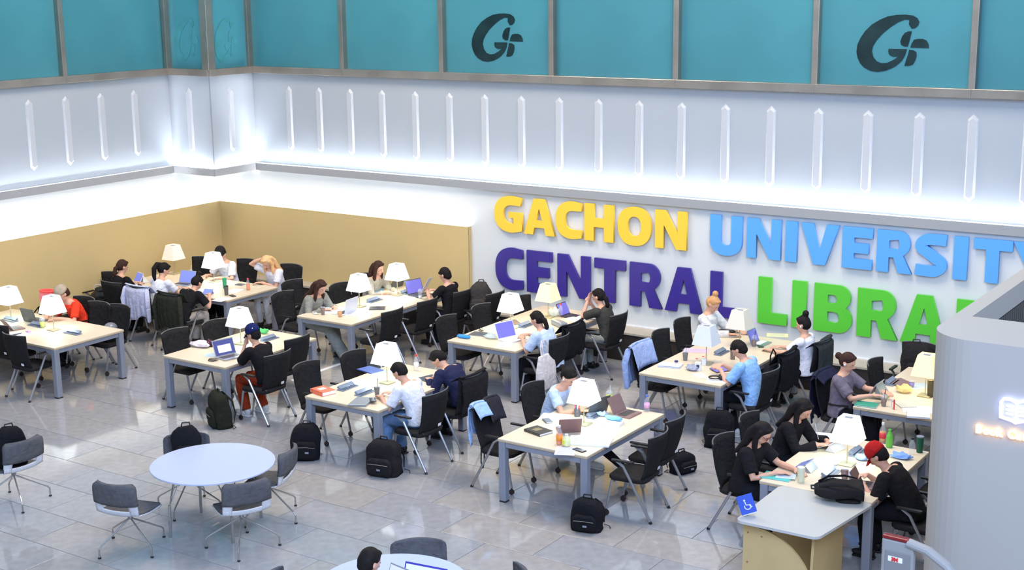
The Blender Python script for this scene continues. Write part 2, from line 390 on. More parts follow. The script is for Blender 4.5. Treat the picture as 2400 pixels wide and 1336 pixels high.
word('UNIVERSITY', [(-8.904,-8.391),(-8.312,-7.785),(-7.712,-7.537),(-7.48,-6.917),(-6.864,-6.429),(-6.367,-5.866),(-5.834,-5.391),(-5.312,-5.123),(-5.052,-4.547),(-4.538,-4.0)], 1.752, .585, .172, .142, M_lbl, 'light blue', 'upper row')
word('CENTRAL', [(-12.78,-12.244),(-12.164,-11.68),(-11.577,-10.972),(-10.892,-10.336),(-10.259,-9.691),(-9.645,-9.013),(-8.886,-8.40)], .795, .69, .195, .160, M_nav, 'navy', 'lower row')
word('LIBRARY', [(-8.112,-7.657),(-7.584,-7.367),(-7.251,-6.683),(-6.61,-6.02),(-5.985,-5.35),(-5.229,-4.66),(-4.6,-3.95)], .795, .69, .205, .165, M_grn, 'green', 'lower row')
# ------------------------------------------------------------------ study tables
def study_table(x0, x1, y0, y1, label):
    t = thing('study_table', label, 'table', ((x0+x1)/2, (y0+y1)/2, 0), 0, 'grey legged study tables')
    W, D = x1-x0, y1-y0
    bm = B(); box(bm, (0, 0, .742), (W, D, .016), bev=.003); top = obj('tabletop', bm, M_birch, t)
    bm = B(); box(bm, (0, 0, .726), (W-.002, D-.002, .016)); obj('top_edge', bm, M_edge, t)
    for sx in (-1, 1):
        for sy in (-1, 1):
            bm = B(); box(bm, (sx*(W/2-.047), sy*(D/2-.047), .366), (.088, .088, .708), bev=.012)
            l = obj('leg', bm, M_alu, t)
            bm = B(); box(bm, (sx*(W/2-.047), sy*(D/2-.047), .006), (.082, .082, .012)); obj('foot_pad', bm, M_blk, l)
    for sy in (-1, 1):
        bm = B(); box(bm, (0, sy*(D/2-.03), .685), (W-.19, .03, .062)); obj('rail', bm, M_alu, t)
    for sx in (-1, 1):
        bm = B(); box(bm, (sx*(W/2-.03), 0, .685), (.03, D-.19, .062)); obj('rail', bm, M_alu, t)
    return t
TB = {}
for k, (x0, x1, y0, y1, lb) in {
    'T1': (-18.62, -16.02, 12.17, 13.43, 'birch study table at the left edge with the red-shirted person'),
    'T2': (-18.67, -16.08, 15.61, 16.80, 'birch study table in the corner of the tan walls'),
    'T3': (-14.39, -13.20, 12.71, 14.53, 'birch study table with the open laptop of the navy-capped person'),
    'T4': (-11.40, -10.23, 12.29, 14.10, 'birch study table with a thick orange book on its near corner'),
    'T5': (-14.39, -13.30, 15.42, 17.95, 'long birch study table with two lit lamps before the tan panel'),
    'T6': (-11.51, -10.34, 15.41, 17.95, 'long birch study table below the navy letters CENTR'),
    'T7': (-8.44, -7.28, 12.20, 13.97, 'birch study table in the front middle with a green drink cup'),
    'T8': (-8.38, -7.21, 15.36, 17.90, 'long birch study table with two unlit lamps'),
    'T9': (-5.51, -4.34, 15.40, 17.90, 'long birch study table under the yellow lit lamp by the white booth'),
    'T10': (-5.42, -4.24, 12.50, 14.27, 'birch study table where the red-capped person sits')}.items():
    TB[k] = study_table(x0, x1, y0, y1, lb)
# accessible desk with curved plywood sides
t = thing('accessible_desk', 'pale rounded desk on curved plywood panels joined to the front right table', 'desk', (-4.79, 11.95, 0))
bm = B(); prism(bm, [(x+(.04+.14*(y+.545)/1.09)*(1 if x > 0 else -.05), y) for x, y in rrect(.78, 1.085, .07)], .722, .748); obj('tabletop', bm, mat('desk_white_top', (186, 186, 182), .38, var=.01), t)
M_ply = mat('plywood_panel', (196, 170, 118), .6, var=.06, scale=3); M_ply2 = mat('plywood_edge', (150, 118, 76), .6)
def curved_panel(x, flip):
    # panel in the YZ plane with one concave side
    pts = [(-.40, .02), (-.40, .70), (-.18, .70)] + [(-.18+.50*math.sin(math.radians(a)), .70-.62*(1-math.cos(math.radians(a)))) for a in range(8, 90, 8)] + [(.36, .05), (.38, .02)]
    bm = B(); v = [Vector((x-.012, y, z)) for y, z in pts]; u = [Vector((x+.012, y, z)) for y, z in pts]; rings(bm, [v, u]); return bm
# front panel facing the camera, concave outline on its right
pts = [(-.34, .0), (-.34, .665)] + [(-.34+.12+.62*math.sin(math.radians(a)), .665-.665*(1-math.cos(math.radians(a)))*1.0) for a in range(0, 91, 9)]
bm = B(); rings(bm, [[Vector((x-.02, -.42, z)) for x, z in pts], [Vector((x-.02, -.395, z)) for x, z in pts]]); fp = obj('front_panel', bm, M_ply, t)
for sx, sz in ((-.29, .60), (-.15, .585), (-.29, .30), (-.29, .05)):
    bm = B(); tube(bm, [(sx-.02, -.425, sz), (sx-.02, -.418, sz)], .009, 8); obj('screw', bm, M_ply2, fp)
pts = [(-.40, .0), (-.34, .70), (.40, .70), (.40, .0)]
bm = B(); rings(bm, [[Vector((.30, y, z)) for y, z in pts], [Vector((.325, y, z)) for y, z in pts]]); obj('side_panel', bm, M_ply, t)
bm = B(); box(bm, (0, .18, .36), (.62, .022, .68)); obj('back_panel', bm, M_ply, t)
bm = B(); tube(bm, [(-.33, -.30, .72), (-.36, -.30, .60), (-.42, -.32, .40)], .028, 8); obj('bracket', bm, M_alu, t)
bm = B(); box(bm, (-.05, -.33, .70), (.30, .10, .035)); obj('cross_rail', bm, M_dark, t)
# blue wheelchair sign standing on it
s = thing('accessibility_sign', 'small blue wheelchair symbol sign at the left edge of the accessible desk', 'sign', (-5.10, 11.56, .752), math.radians(30)); s.rotation_euler = (0, math.radians(-18), math.radians(30)); s.location.z += .02
bm = B(); box(bm, (0, 0, .105), (.15, .006, .19)); pl = obj('sign_plate', bm, mat('sign_blue', (58, 92, 200), .4, var=.02), s)
bm = B(); box(bm, (0, .02, .004), (.12, .05, .008)); obj('sign_foot', bm, M_white, s)
lp = [arc(.0, .072, .010, .010, 0, 330, 10)]
me = shape_mesh([[(x-.012, y+.075) for x, y in lp[0]]], .002); o = obj('symbol', me, M_white, s); o.rotation_euler = (PI/2, 0, 0); o.location = (0, -.004, 0)
sy = [stroke([(-.012, .135), (-.006, .098), (.022, .094), (.034, .066), (.046, .070)], .010)]
o = obj('symbol', shape_mesh(sy, .002), M_white, s); o.rotation_euler = (PI/2, 0, 0); o.location = (0, -.004, 0)
o = obj('symbol', shape_mesh([stroke(arc(.004, .082, .030, .030, 150, 390, 16), .009)], .002), M_white, s); o.rotation_euler = (PI/2, 0, 0); o.location = (0, -.0042, 0)
# ------------------------------------------------------------------ task chairs
def task_chair():
    t = thing('study_chair', '', 'chair', (0, 0, 0), 0, 'black mesh study chairs')
    bm = B(); p = rrect(.48, .46, .10)
    rings(bm, [[Vector((x*.93, y*.93, .415)) for x, y in p], [Vector((x, y, .43)) for x, y in p], [Vector((x, y, .462-.012*max(0, y-.1)*6)) for x, y in p], [Vector((x*.93, y*.93, .476-.012*max(0, y-.1)*6)) for x, y in p]])
    obj('seat', bm, M_seat, t, smooth=True)
    def back(u, v):   # u -1..1 across, v 0..1 up
        wd = .222+.034*v; y = -.20-.13*v-.03*math.sin(v*2.6) + .085*u*u*(.4+.6*v); z = .46+.50*v-.010*u*u*v
        return Vector((u*wd, y, z))
    nu, nv = 12, 7
    bm = B(); f = [[bm.verts.new(back(-1+2*i/nu, j/nv)) for i in range(nu+1)] for j in range(nv+1)]
    bk = [[bm.verts.new(back(-1+2*i/nu, j/nv)+Vector((0, -.018, 0))) for i in range(nu+1)] for j in range(nv+1)]
    for j in range(nv):
        for i in range(nu):
            bm.faces.new((f[j][i], f[j][i+1], f[j+1][i+1], f[j+1][i])); bm.faces.new((bk[j][i+1], bk[j][i], bk[j+1][i], bk[j+1][i+1]))
    for j in range(nv):
        bm.faces.new((f[j][0], f[j+1][0], bk[j+1][0], bk[j][0])); bm.faces.new((f[j+1][nu], f[j][nu], bk[j][nu], bk[j+1][nu]))
    for i in range(nu):
        bm.faces.new((f[0][i+1], f[0][i], bk[0][i], bk[0][i+1])); bm.faces.new((f[nv][i], f[nv][i+1], bk[nv][i+1], bk[nv][i]))
    b = obj('backrest', bm, M_mesh, t, smooth=True)
    bm = B(); tube(bm, [back(-1+2*i/12, 1)+Vector((0, -.009, .004)) for i in range(13)], .008, 6); obj('top_rim', bm, M_rim, b)
    bm = B(); box(bm, (.10, -.245, .515), (.055, .004, .035), rot=RX(.2)); obj('tag', bm, M_tag, b)
    bm = B(); tube(bm, [(-.19, -.215, .47), (-.18, -.16, .42), (.18, -.16, .42), (.19, -.215, .47)], .014, 6); obj('back_bracket', bm, M_blk, t)
    for s in (-1, 1):
        bm = B(); tube(bm, [(s*.225, .17, .42), (s*.232, .235, .08)], .0145, 7); l = obj('leg', bm, M_chrome, t)
        bm = B(); tube(bm, [(s*.245, .235, .034), (s*.222, .235, .034)], .033, 10); tube(bm, [(s*.233, .235, .04), (s*.233, .235, .085)], .012, 6); obj('caster', bm, M_cast, l)
        bm = B(); tube(bm, [(s*.262, .10, .655), (s*.262, .02, .60), (s*.262, -.30, .015)], .0155, 7); l = obj('leg', bm, M_chrome, t)
        bm = B(); tube(bm, [(s*.262, -.295, .025), (s*.262, -.307, .0)], .018, 7); obj('rubber_foot', bm, M_blk, l)
        bm = B(); rings(bm, [[Vector((s*.262+x, y, z)) for x, y in rrect(.045, .26, .02, 3, 0, .03)] for z in (.655, .672)]); obj('armrest', bm, M_blk if s < 0 else M_blk, t, smooth=False)
        bm = B(); tube(bm, [(s*.262, -.06, .46), (s*.19, -.06, .425)], .012, 6); obj('side_bar', bm, M_chrome, t)
    bm = B(); tube(bm, [(-.22, .15, .405), (.22, .15, .405)], .012, 6); obj('cross_bar', bm, M_chrome, t)
    return t
chair0 = task_chair(); used = []
def chair(x, y, face, label):
    rz = {'E': -PI/2, 'W': PI/2, 'N': 0, 'S': PI}[face] if isinstance(face, str) else face
    if not used:
        used.append(1); chair0.location = (x, y, 0); chair0.rotation_euler = (0, 0, rz); chair0['label'] = label; return chair0
    c = dup(chair0, (x, y, 0), rz, label); return c
# facing E = towards +X (sits on the left side of a table)
chair(-17.25, 12.42, 'N', 'empty black chair half out of frame at the left edge')
chair(-16.50, 12.15, 'N', 'empty black chair on the near side of the leftmost table')
chair(-18.05, 13.47, 'S', 'black chair holding the pink bag at the far side of the leftmost table')
chair(-17.52, 13.68, 'S', 'black chair under the person in the red shirt')
chair(-17.02, 13.55, 'S', 'empty black chair just right of the red-shirted person')
chair(-16.60, 13.58, 'S', 'black chair with a dark bag on its seat by the left table corner')
chair(-18.66, 15.20, 'S', 'black chair holding a shiny black handbag before the tan wall')
chair(-18.12, 15.27, 'N', 'black chair of the woman at the left end of the corner table')
chair(-17.42, 15.24, 'N', 'black chair under the white shirt draped on its back')
chair(-16.54, 15.12, 'N', 'black chair under the dark green coat')
chair(-18.30, 16.95, 'S', 'empty black chair behind the cream lamp in the corner')
chair(-17.45, 17.22, 'S', 'black chair of the black-capped person in the corner')
chair(-16.45, 17.28, 'S', 'black chair of the blonde woman in white')
chair(-14.42, 13.22, 'E', 'empty black chair at the near left of the navy-capped person\'s table')
chair(-14.32, 13.90, 'E', 'empty black chair at the far left of the navy-capped person\'s table')
chair(-12.86, 13.08, 'W', 'black chair under the person with the navy cap')
chair(-13.22, 13.86, 'W', 'empty black chair at the right of the navy-capped person\'s table')
chair(-11.61, 12.86, 'E', 'empty black chair behind the orange book')
chair(-11.45, 13.60, 'E', 'empty black chair left of the lamp on the orange book table')
chair(-9.98, 12.74, 'W', 'black chair under the man in the white shirt')
chair(-10.04, 13.56, 'W', 'black chair under the slumped person in navy')
chair(-14.78, 15.82, 'E', 'black chair under the woman in the long grey cardigan')
chair(-15.25, 16.55, 'E', 'empty black chair behind the long grey cardigan')
chair(-14.42, 16.78, 'E', 'empty black chair left of the near lamp before the tan panel')
chair(-14.60, 17.50, 'E', 'black chair of the long-haired woman before the tan panel')
chair(-13.10, 15.82, 'W', 'empty black chair at the near right of the tan panel table')
chair(-13.06, 16.64, 'W', 'empty black chair beside the man in the black shirt')
chair(-12.98, 17.46, 'W', 'black chair of the man in the black shirt holding papers')
chair(-11.57, 15.84, 'E', 'empty black chair by the blue pencil case')
chair(-11.55, 16.70, 'E', 'empty black chair left of the near lamp below the letters')
chair(-11.35, 17.50, 'E', 'empty black chair behind the white lamp below the letter C')
chair(-12.45, 17.60, 'W', 'black chair carrying a large dark backpack against the wall')
chair(-10.12, 15.77, 'W', 'black chair with a cream tote bag hanging on its back')
chair(-10.33, 16.44, 'W', 'empty black chair beside the tote bag chair')
chair(-10.08, 17.36, 'W', 'black chair of the woman with the ponytail below the letter T')
chair(-8.67, 12.69, 'E', 'black chair with a pale blue shirt draped on its back')
chair(-8.60, 13.58, 'E', 'black chair under the woman in the pale blue shirt')
chair(-7.00, 12.75, PI/2+.10, 'empty black chair at the front right of the middle table')
chair(-7.10, 13.36, PI/2+.05, 'empty black chair behind the front right one at the middle table')
chair(-8.39, 15.93, 'E', 'black chair draped with a light blue jacket')
chair(-8.50, 16.70, 'E', 'empty black chair near the ledge behind the blue jacket')
chair(-8.55, 17.45, 'E', 'black chair of the person with the blond bun')
chair(-6.98, 15.74, 'W', 'black chair under the man in the light blue shirt')
chair(-7.14, 16.60, 'W', 'black chair hung with a dark handled bag behind the light blue shirt')
chair(-6.96, 17.38, 'W', 'black chair of the woman with the dark top bun')
chair(-5.80, 15.88, 'E', 'black chair under the woman in the grey shirt')
chair(-5.45, 16.76, 'E', 'empty black chair beside the woman in the grey shirt')
chair(-5.50, 17.62, 'S', 'black chair holding the big black backpack below the letter A')
chair(-5.78, 12.98, 'E', 'black chair of the girl with glasses in black')
chair(-5.86, 13.82, 'E', 'black chair of the long-haired girl writing on a tablet')
chair(-3.92, 13.00, 'W', 'black chair under the person with the red cap')
chair(-3.98, 13.95, 'W', 'empty black chair partly hidden behind the white booth')
# ------------------------------------------------------------------ shell chairs and round tables
def shell_chair():
    t = thing('shell_chair', '', 'chair', (0, 0, 0), 0, 'grey padded shell chairs')
    def sh(u, s):   # s 0 front of seat .. 1 top of back
        if s < .5:
            k = s/.5; y = .23-.42*k; z = .43-.02*math.sin(k*PI)+.0; wd = .24+.01*k; z += .03*u*u*k
        else:
            k = (s-.5)/.5; y = -.19-.07*math.sin(k*PI/2)-.03*k; z = .43+.37*k; wd = .255-.005*k-.045*max(0, (k-.8)/.2)**3-.02*max(0, (.36-k)/.06 if k < .36 and k > .3 else 0)*0; y += .07*u*u*k; z += .03*u*u*(1-k)
        return Vector((u*wd, y, z))
    def patch(s0, s1, u0, u1, off, th, name, m, nu=10, ns=8):
        bm = B(); A = []; Bk = []
        for j in range(ns+1):
            ra, rb = [], []
            for i in range(nu+1):
                u = u0+(u1-u0)*i/nu; s_ = s0+(s1-s0)*j/ns
                edge = 1-.12*(abs(2*i/nu-1)**6)*0
                p = sh(u, s_); n = Vector((0, 0, 1)) if s_ < .5 else Vector((0, 1, .12))
                ra.append(bm.verts.new(p+n*off)); rb.append(bm.verts.new(p+n*(off-th)))
            A.append(ra); Bk.append(rb)
        for j in range(ns):
            for i in range(nu):
                bm.faces.new((A[j][i], A[j][i+1], A[j+1][i+1], A[j+1][i])); bm.faces.new((Bk[j][i+1], Bk[j][i], Bk[j+1][i], Bk[j+1][i+1]))
        for j in range(ns):
            bm.faces.new((A[j][0], A[j+1][0], Bk[j+1][0], Bk[j][0])); bm.faces.new((A[j+1][nu], A[j][nu], Bk[j][nu], Bk[j+1][nu]))
        for i in range(nu):
            bm.faces.new((A[0][i+1], A[0][i], Bk[0][i], Bk[0][i+1])); bm.faces.new((A[ns][i], A[ns][i+1], Bk[ns][i+1], Bk[ns][i]))
        return obj(name, bm, m, t, smooth=True)
    patch(.0, .50, -1, 1, .0, .014, 'shell', M_shell)
    patch(.50, .575, -1, 1, .0, .014, 'shell_band', M_shell, 10, 3); patch(.50, .72, -1, -.62, .0, .014, 'shell_arm', M_shell, 3, 5); patch(.50, .72, .62, 1, .0, .014, 'shell_arm', M_shell, 3, 5)
    patch(.02, .46, -.97, .97, .022, .022, 'seat_pad', M_greyfab)
    patch(.66, 1.0, -1.02, 1.02, .012, .036, 'backrest', M_greyfab)
    bm = B(); tube(bm, [(0, 0, .42), (0, 0, .33)], [.035, .024], 12); obj('post', bm, M_chrome, t)
    for k in range(4):
        a = k*PI/2-.42; c, s_ = math.cos(a), math.sin(a)
        bm = B(); tube(bm, [(.01*c, .01*s_, .33), (.35*c, .35*s_, .13), (.38*c, .38*s_, .10), (.38*c, .38*s_, .012)], .0095, 7); l = obj('leg', bm, M_bright, t)
        bm = B(); tube(bm, [(.38*c, .38*s_, .014), (.38*c, .38*s_, .0)], .017, 8); obj('rubber_foot', bm, M_blk, l)
    return t
s0 = shell_chair(); s0.location = (-10.95, 9.08, 0); s0.rotation_euler = (0, 0, math.radians(14)); s0['label'] = 'grey padded shell chair at the near left of the round table'
dup(s0, (-9.98, 9.72, 0), math.radians(62), 'grey padded shell chair at the near right of the round table')
dup(s0, (-11.27, 10.19, 0), math.radians(-135), 'grey padded shell chair holding a black backpack behind the round table')
dup(s0, (-10.32, 10.50, 0), math.radians(112), 'grey padded shell chair tucked behind the right of the round table')
dup(s0, (-13.10, 9.26, 0), math.radians(88), 'grey padded shell chair with a bag at the left edge')
dup(s0, (-7.20, 9.14, 0), math.radians(-142), 'grey padded shell chair at the bottom behind the second round table')
dup(s0, (-6.38, 9.10, 0), math.radians(130), 'grey padded shell chair cut off at the bottom right of the second round table')
dup(s0, (-7.72, 8.16, 0), math.radians(-62), 'grey padded shell chair cut off left of the dark-haired head')
def round_table(x, y, label, a0):
    t = thing('round_table', label, 'table', (x, y, 0), a0, 'white round tables')
    bm = B(); lathe(bm, [(.64, .716), (.662, .722), (.662, .736), (.655, .74)], n=56); obj('tabletop', bm, mat('white_laminate', (186, 195, 222), .3, var=.008), t)
    bm = B(); lathe(bm, [(.60, .708), (.60, .716)], n=40); obj('underframe', bm, M_chrome, t)
    for k in range(4):
        a = PI/4+k*PI/2; c, s_ = math.cos(a), math.sin(a); bm = B()
        for d in (-.18, 0, .18):
            q = (.40*math.cos(a+d*1.6), .40*math.sin(a+d*1.6)); tube(bm, [(q[0], q[1], .71), (.50*c, .50*s_, .34)], .007, 6)
        tube(bm, [(.50*c, .50*s_, .36), (.51*c, .51*s_, .0)], .017, 8); obj('leg', bm, M_bright, t)
    return t
round_table(-10.60, 9.95, 'white round table at the front left with empty chairs', .35)
round_table(-7.03, 8.56, 'white round table with two laptops cut off at the bottom', .1)
# ------------------------------------------------------------------ booth at the right, security gate, cable covers
k = thing('booth', 'tall pale grey booth with a rounded corner and glowing book sign', 'booth', (-3.22, 10.55, 0))
M_booth = mat('booth_paint', (170, 165, 158), .45, var=.01, scale=1)
def booth_outline(off, r, x1=4.6, y1=5.6):
    """left edge x=0, front y=0, rounded near-left corner"""
    return [(off, y1)] + [(off+r-r*math.cos(math.radians(a)), off+r-r*math.sin(math.radians(a))) for a in range(0, 91, 9)] + [(x1, off)]
o_ = booth_outline(0, .36)
inn = [(.14, 5.6), (.14, .80), (4.6, .80)]
bm = B()
def wallstrip(bm, pts, z0, z1):
    for a, b in zip(pts, pts[1:]):
        bm.faces.new([bm.verts.new(Vector(p)) for p in ((a[0], a[1], z0), (b[0], b[1], z0), (b[0], b[1], z1), (a[0], a[1], z1))])
wallstrip(bm, o_, 0, 3.0)
bmesh.ops.remove_doubles(bm, verts=bm.verts, dist=1e-5); obj('outer_wall', bm, M_booth, k, smooth=False)
bm = B(); poly = o_ + inn[::-1]
vs = [bm.verts.new((x, y, 3.0)) for x, y in poly]; bm.faces.new(vs); bmesh.ops.triangulate(bm, faces=bm.faces); obj('rim', bm, M_booth, k)
bm = B(); wallstrip(bm, inn, 2.80, 3.0); obj('inner_band', bm, M_booth, k)
bm = B(); wallstrip(bm, [(.11, 5.6), (.11, .80)], 0, 2.80); obj('inner_wall', bm, M_blk, k)
bm = B()
for i in range(60): box(bm, (.128, .86+i*.075, 1.6), (.03, .042, 2.38))
o = obj('slats', bm, mat('dark_slat', (78, 74, 70), .6), k); o['kind'] = 'stuff'
bm = B(); box(bm, (2.3, 3.2, .9), (4.3, 4.6, .02)); obj('booth_floor', bm, M_dark, k)
M_glow_o = mat('sign_orange_glow', (255, 236, 205), .5, emit=5, ecol=(255, 196, 120), var=0)
M_glow_b = mat('sign_blue_glow', (236, 240, 255), .5, emit=4.5, ecol=(170, 180, 255), var=0)
for ch, dx in (('B', 0), ('o', .058), ('o', .107), ('k', .156), ('C', .242), ('u', .303), ('r', .355)):
    o = obj('sign_letter', text_mesh(ch, .086, .012, .004), M_glow_o, k); o.rotation_euler = (PI/2, 0, 0); o.location = (.440+dx, -.022, 2.285)
ic = [stroke(arc(0, 0, .115, .075, 180, 90, 6, .5)[:1] + [(-.115, .06), (-.10, .085), (-.05, .09), (0, .07), (.05, .09), (.10, .085), (.115, .06), (.115, -.06), (.03, -.075), (0, -.09), (-.03, -.075), (-.115, -.06), (-.115, .01)], .022)]
for sx in (-1, 1):
    for z in (-.03, 0, .03): ic.append(stroke([(sx*.02, z), (sx*.078, z+.006)], .014))
ic.append(stroke([(0, .07), (0, -.08)], .016))
o = obj('book_icon', shape_mesh(ic, .012), M_glow_b, k); o.rotation_euler = (PI/2, 0, 0); o.location = (.735, -.022, 2.50); o.scale = (1, 1, 1)
g = thing('security_gate', 'grey book detection gate with a dark red top at the bottom right', 'gate', (-3.30, 10.04, 0), math.radians(-3))
M_gate = mat('gate_grey', (148, 148, 147), .45, var=.01); M_gate2 = mat('gate_panel_grey', (130, 130, 131), .4, var=.01)
bm = B(); box(bm, (.125, 0, .74), (.26, .06, 1.48), bev=.015); obj('gate_frame', bm, M_gate, g)
bm = B(); box(bm, (.13, -.032, .70), (.20, .012, 1.38), bev=.004); obj('gate_panel', bm, M_gate2, g)
bm = B(); box(bm, (.105, 0, 1.493), (.215, .064, .03), bev=.01); obj('top_cap', bm, mat('gate_dark_red', (122, 20, 24), .25), g)
bm = B(); box(bm, (.115, -.040, 1.33), (.115, .003, .042)); lb = obj('label_plate', bm, M_paper, g)
tx = obj('brand_mark', text_mesh('3M', .042, .002, .003), mat('label_red', (214, 52, 48), .5), lb); tx.rotation_euler = (PI/2, 0, 0); tx.location = (.085, -.043, 1.315)
bm = B(); tube(bm, [(.20, 0, 1.475), (.36, -.01, 1.45), (.52, -.03, 1.37), (.60, -.05, 1.30), (.625, -.055, 1.24), (.63, -.055, .02)], .050, 12, flat=.7); obj('handrail', bm, M_gate, g)
for i, (x, y0, y1, lb) in enumerate(((-7.87, 14.0, 15.6, 'white cable cover on the floor behind the middle table'), (-11.03, 14.2, 15.6, 'white cable cover on the floor behind the orange book table'), (-13.8, 14.6, 15.7, 'white cable cover on the floor behind the navy-capped person\'s table'))):
    bm = B(); prism(bm, [(-.03, 0), (.03, 0), (.018, .012), (-.018, .012)], 0, y1-y0)
    o = obj('cable_cover', bm, M_white); o.rotation_euler = (PI/2, 0, 0); o.location = (x, y1, 0); tag(o, lb, 'cable cover', 'floor cable covers')
# ------------------------------------------------------------------ people
M_hblack = mat('hair_black', (26, 21, 21), .7, spec=.2, var=.25, scale=40); M_hbrown = mat('hair_brown', (60, 38, 30), .7, spec=.2, var=.25, scale=40)
M_gl = mat('glasses_frame', (120, 40, 36), .3)
M_hblond = mat('hair_blond', (226, 178, 122), .5, var=.12, scale=40); M_hginger = mat('hair_ginger', (204, 150, 96), .5, var=.15, scale=40)
REMESH = []
def remesh_later(name, bm, m, parent, vox):
    o = obj(name, bm, m, parent, smooth=True)
    md = o.modifiers.new('r', 'REMESH'); md.mode = 'VOXEL'; md.voxel_size = vox; md.use_smooth_shade = True
    s = o.modifiers.new('s', 'SMOOTH'); s.iterations = 2; s.factor = .5
    REMESH.append(o); return o
def finish_remesh():
    dg = bpy.context.evaluated_depsgraph_get(); new = []
    for o in REMESH: new.append(bpy.data.meshes.new_from_object(o.evaluated_get(dg)))
    for o, me in zip(REMESH, new):
        o.modifiers.clear(); o.data = me; me.polygons.foreach_set('use_smooth', [True]*len(me.polygons))
def oval_loft(bm, rs, n=18):
    """rs: (centre, x axis, y axis, rx, ry)"""
    return rings(bm, [[Vector(c)+Vector(x)*math.cos(2*PI*k/n)*a+Vector(y)*math.sin(2*PI*k/n)*b for k in range(n)] for c, x, y, a, b in rs])
def ik(S, T, l1, l2, pole):
    d = T-S; L = min(d.length, (l1+l2)*.995); d.normalize(); T2 = S+d*L
    a = (l1*l1-l2*l2+L*L)/(2*L); h = math.sqrt(max(0, l1*l1-a*a))
    p = (pole-d*pole.dot(d)).normalized(); return S+d*a+p*h, T2
def person(label, x, y, face, lean=25, pitch=30, yaw=0, roll=0, side=0, hands=((-.14, .46, .79), (.14, .46, .79)), shirt=None, sleeve=.55,
           pants=None, leg=1.0, hair='short', hmat=None, cap=None, shoes=None, knees=((-.10, .42), (.10, .42)), feet=((-.10, .36), (.10, .36)),
           skin=None, wide=1.0, hem=0, group=None, loose=0, glasses=False, buds=False, mark=None):
    rz = {'E': -PI/2, 'W': PI/2, 'N': 0, 'S': PI}[face] if isinstance(face, str) else face
    t = thing('person', label, 'person', (x, y, 0), rz, group)
    skin = skin or M_skin; hmat = hmat or M_hblack; shirt = shirt or M_seat
    V = Vector; ln = math.radians(lean); sd = math.radians(side)
    def dirv(a): return V((math.sin(sd)*.9, math.sin(a), math.cos(a))).normalized()
    P = V((0, -.02, .56)); Wst = P+dirv(ln*.6)*.15; Ch = Wst+dirv(ln*.9)*.17; N_ = Ch+dirv(ln*1.2)*.15
    X = V((1, 0, 0)); yp = lambda a: V((0, math.cos(a), -math.sin(a)))
    hd = ln*.75+math.radians(pitch)*.35; Nk = N_+dirv(min(hd, 1.2))*.052
    hp = math.radians(pitch)+ln*.35
    Hc = Nk+V((math.sin(math.radians(roll))*.08, math.sin(min(hp*.75, 1.25)), math.cos(min(hp*.75, 1.25))))*.105
    R_ = RZ(math.radians(yaw)) @ RX(-hp) @ RY(math.radians(roll))
    def H(a, b, c): return Hc + R_ @ V((a, b, c))
    sx = .165*wide
    # body
    bm = B()
    oval_loft(bm, [(P-V((0, 0, .10)), X, V((0, 1, 0)), .12, .09), (P-V((0, 0, .04)), X, V((0, 1, 0)), .165, .115), (P+dirv(ln*.4)*.06, X, yp(ln*.5), .155, .11), (Wst, X, yp(ln*.7), .13, .095),
                   (Ch, X, yp(ln), .155, .105), (Ch+dirv(ln*1.1)*.09, X, yp(ln*1.1), .16, .095), (N_-dirv(ln*1.2)*.02, X, yp(ln*1.2), .11, .07), (N_+dirv(ln*1.2)*.015, X, yp(ln*1.2), .06, .055)])
    tube(bm, [N_-dirv(hd)*.03, Nk, H(0, -.02, -.02)], [.055, .050, .052], 12, True)
    ell(bm, H(0, 0, .012), (.074, .093, .098)); ell(bm, H(0, .028, -.055), (.056, .062, .062)); ell(bm, H(0, .052, -.092), (.030, .030, .026))
    tube(bm, [H(0, .082, .018), H(0, .108, -.026), H(0, .092, -.038)], [.009, .015, .012], 8, True)
    for s in (-1, 1): ell(bm, H(s*.076, -.008, -.015), (.010, .020, .031))
    arms = []
    for s, hn in zip((-1, 1), hands):
        S = Ch+dirv(ln*1.1)*.095+V((s*sx, 0, 0)); Tg = V(hn)
        El, Wr = ik(S, Tg, .275, .245, V((s*.55, -.25, -.8)))
        ell(bm, S, (.055, .052, .052), seg=12, rg=8)
        tube(bm, [S-V((s*.05, 0, -.01)), S, S.lerp(El, .5), El, El.lerp(Wr, .35), Wr], [.05, .050, .043, .037, .036, .025], 12, True)
        arms.append((S, El, Wr))
        # hand: palm, four fingers with knuckle bends and a thumb
        d = (Wr-El).normalized(); d2 = V((d.x*.8-s*.15, d.y, min(d.z, .1)*.3 if Tg.z < .95 else d.z)).normalized()
        nx = V((0, 0, 1)) if abs(d2.z) < .8 else V((0, -1, 0)); sdv = d2.cross(nx).normalized(); dn = sdv.cross(d2).normalized()
        if dn.z > 0: dn = -dn
        pc = Wr+d2*.05
        Mh = Matrix((sdv, d2, dn)).transposed(); ell(bm, Wr+d2*.012, (.026, .03, .02), Mh, 10, 7); ell(bm, pc, (.041, .052, .017), Mh, 12, 8)
        for i, lf in enumerate((.062, .074, .070, .056)):
            b0 = pc+d2*.036+sdv*((i-1.5)*.0215); b1 = b0+d2*lf*.45+sdv*((i-1.5)*.003)+dn*.006; b2 = b1+d2*lf*.36+dn*.016; b3 = b2+d2*lf*.18+dn*.016
            tube(bm, [b0, b1, b2, b3], [.0098, .0092, .0088, .0078], 7, True)
        inn = -s if sdv.x > 0 else s
        tb = pc-d2*.022+sdv*(inn*.03); tube(bm, [tb, tb+sdv*(inn*.022)+d2*.024+dn*.006, tb+sdv*(inn*.028)+d2*.052+dn*.012], [.0125, .0105, .0085], 7, True)
    legs = []
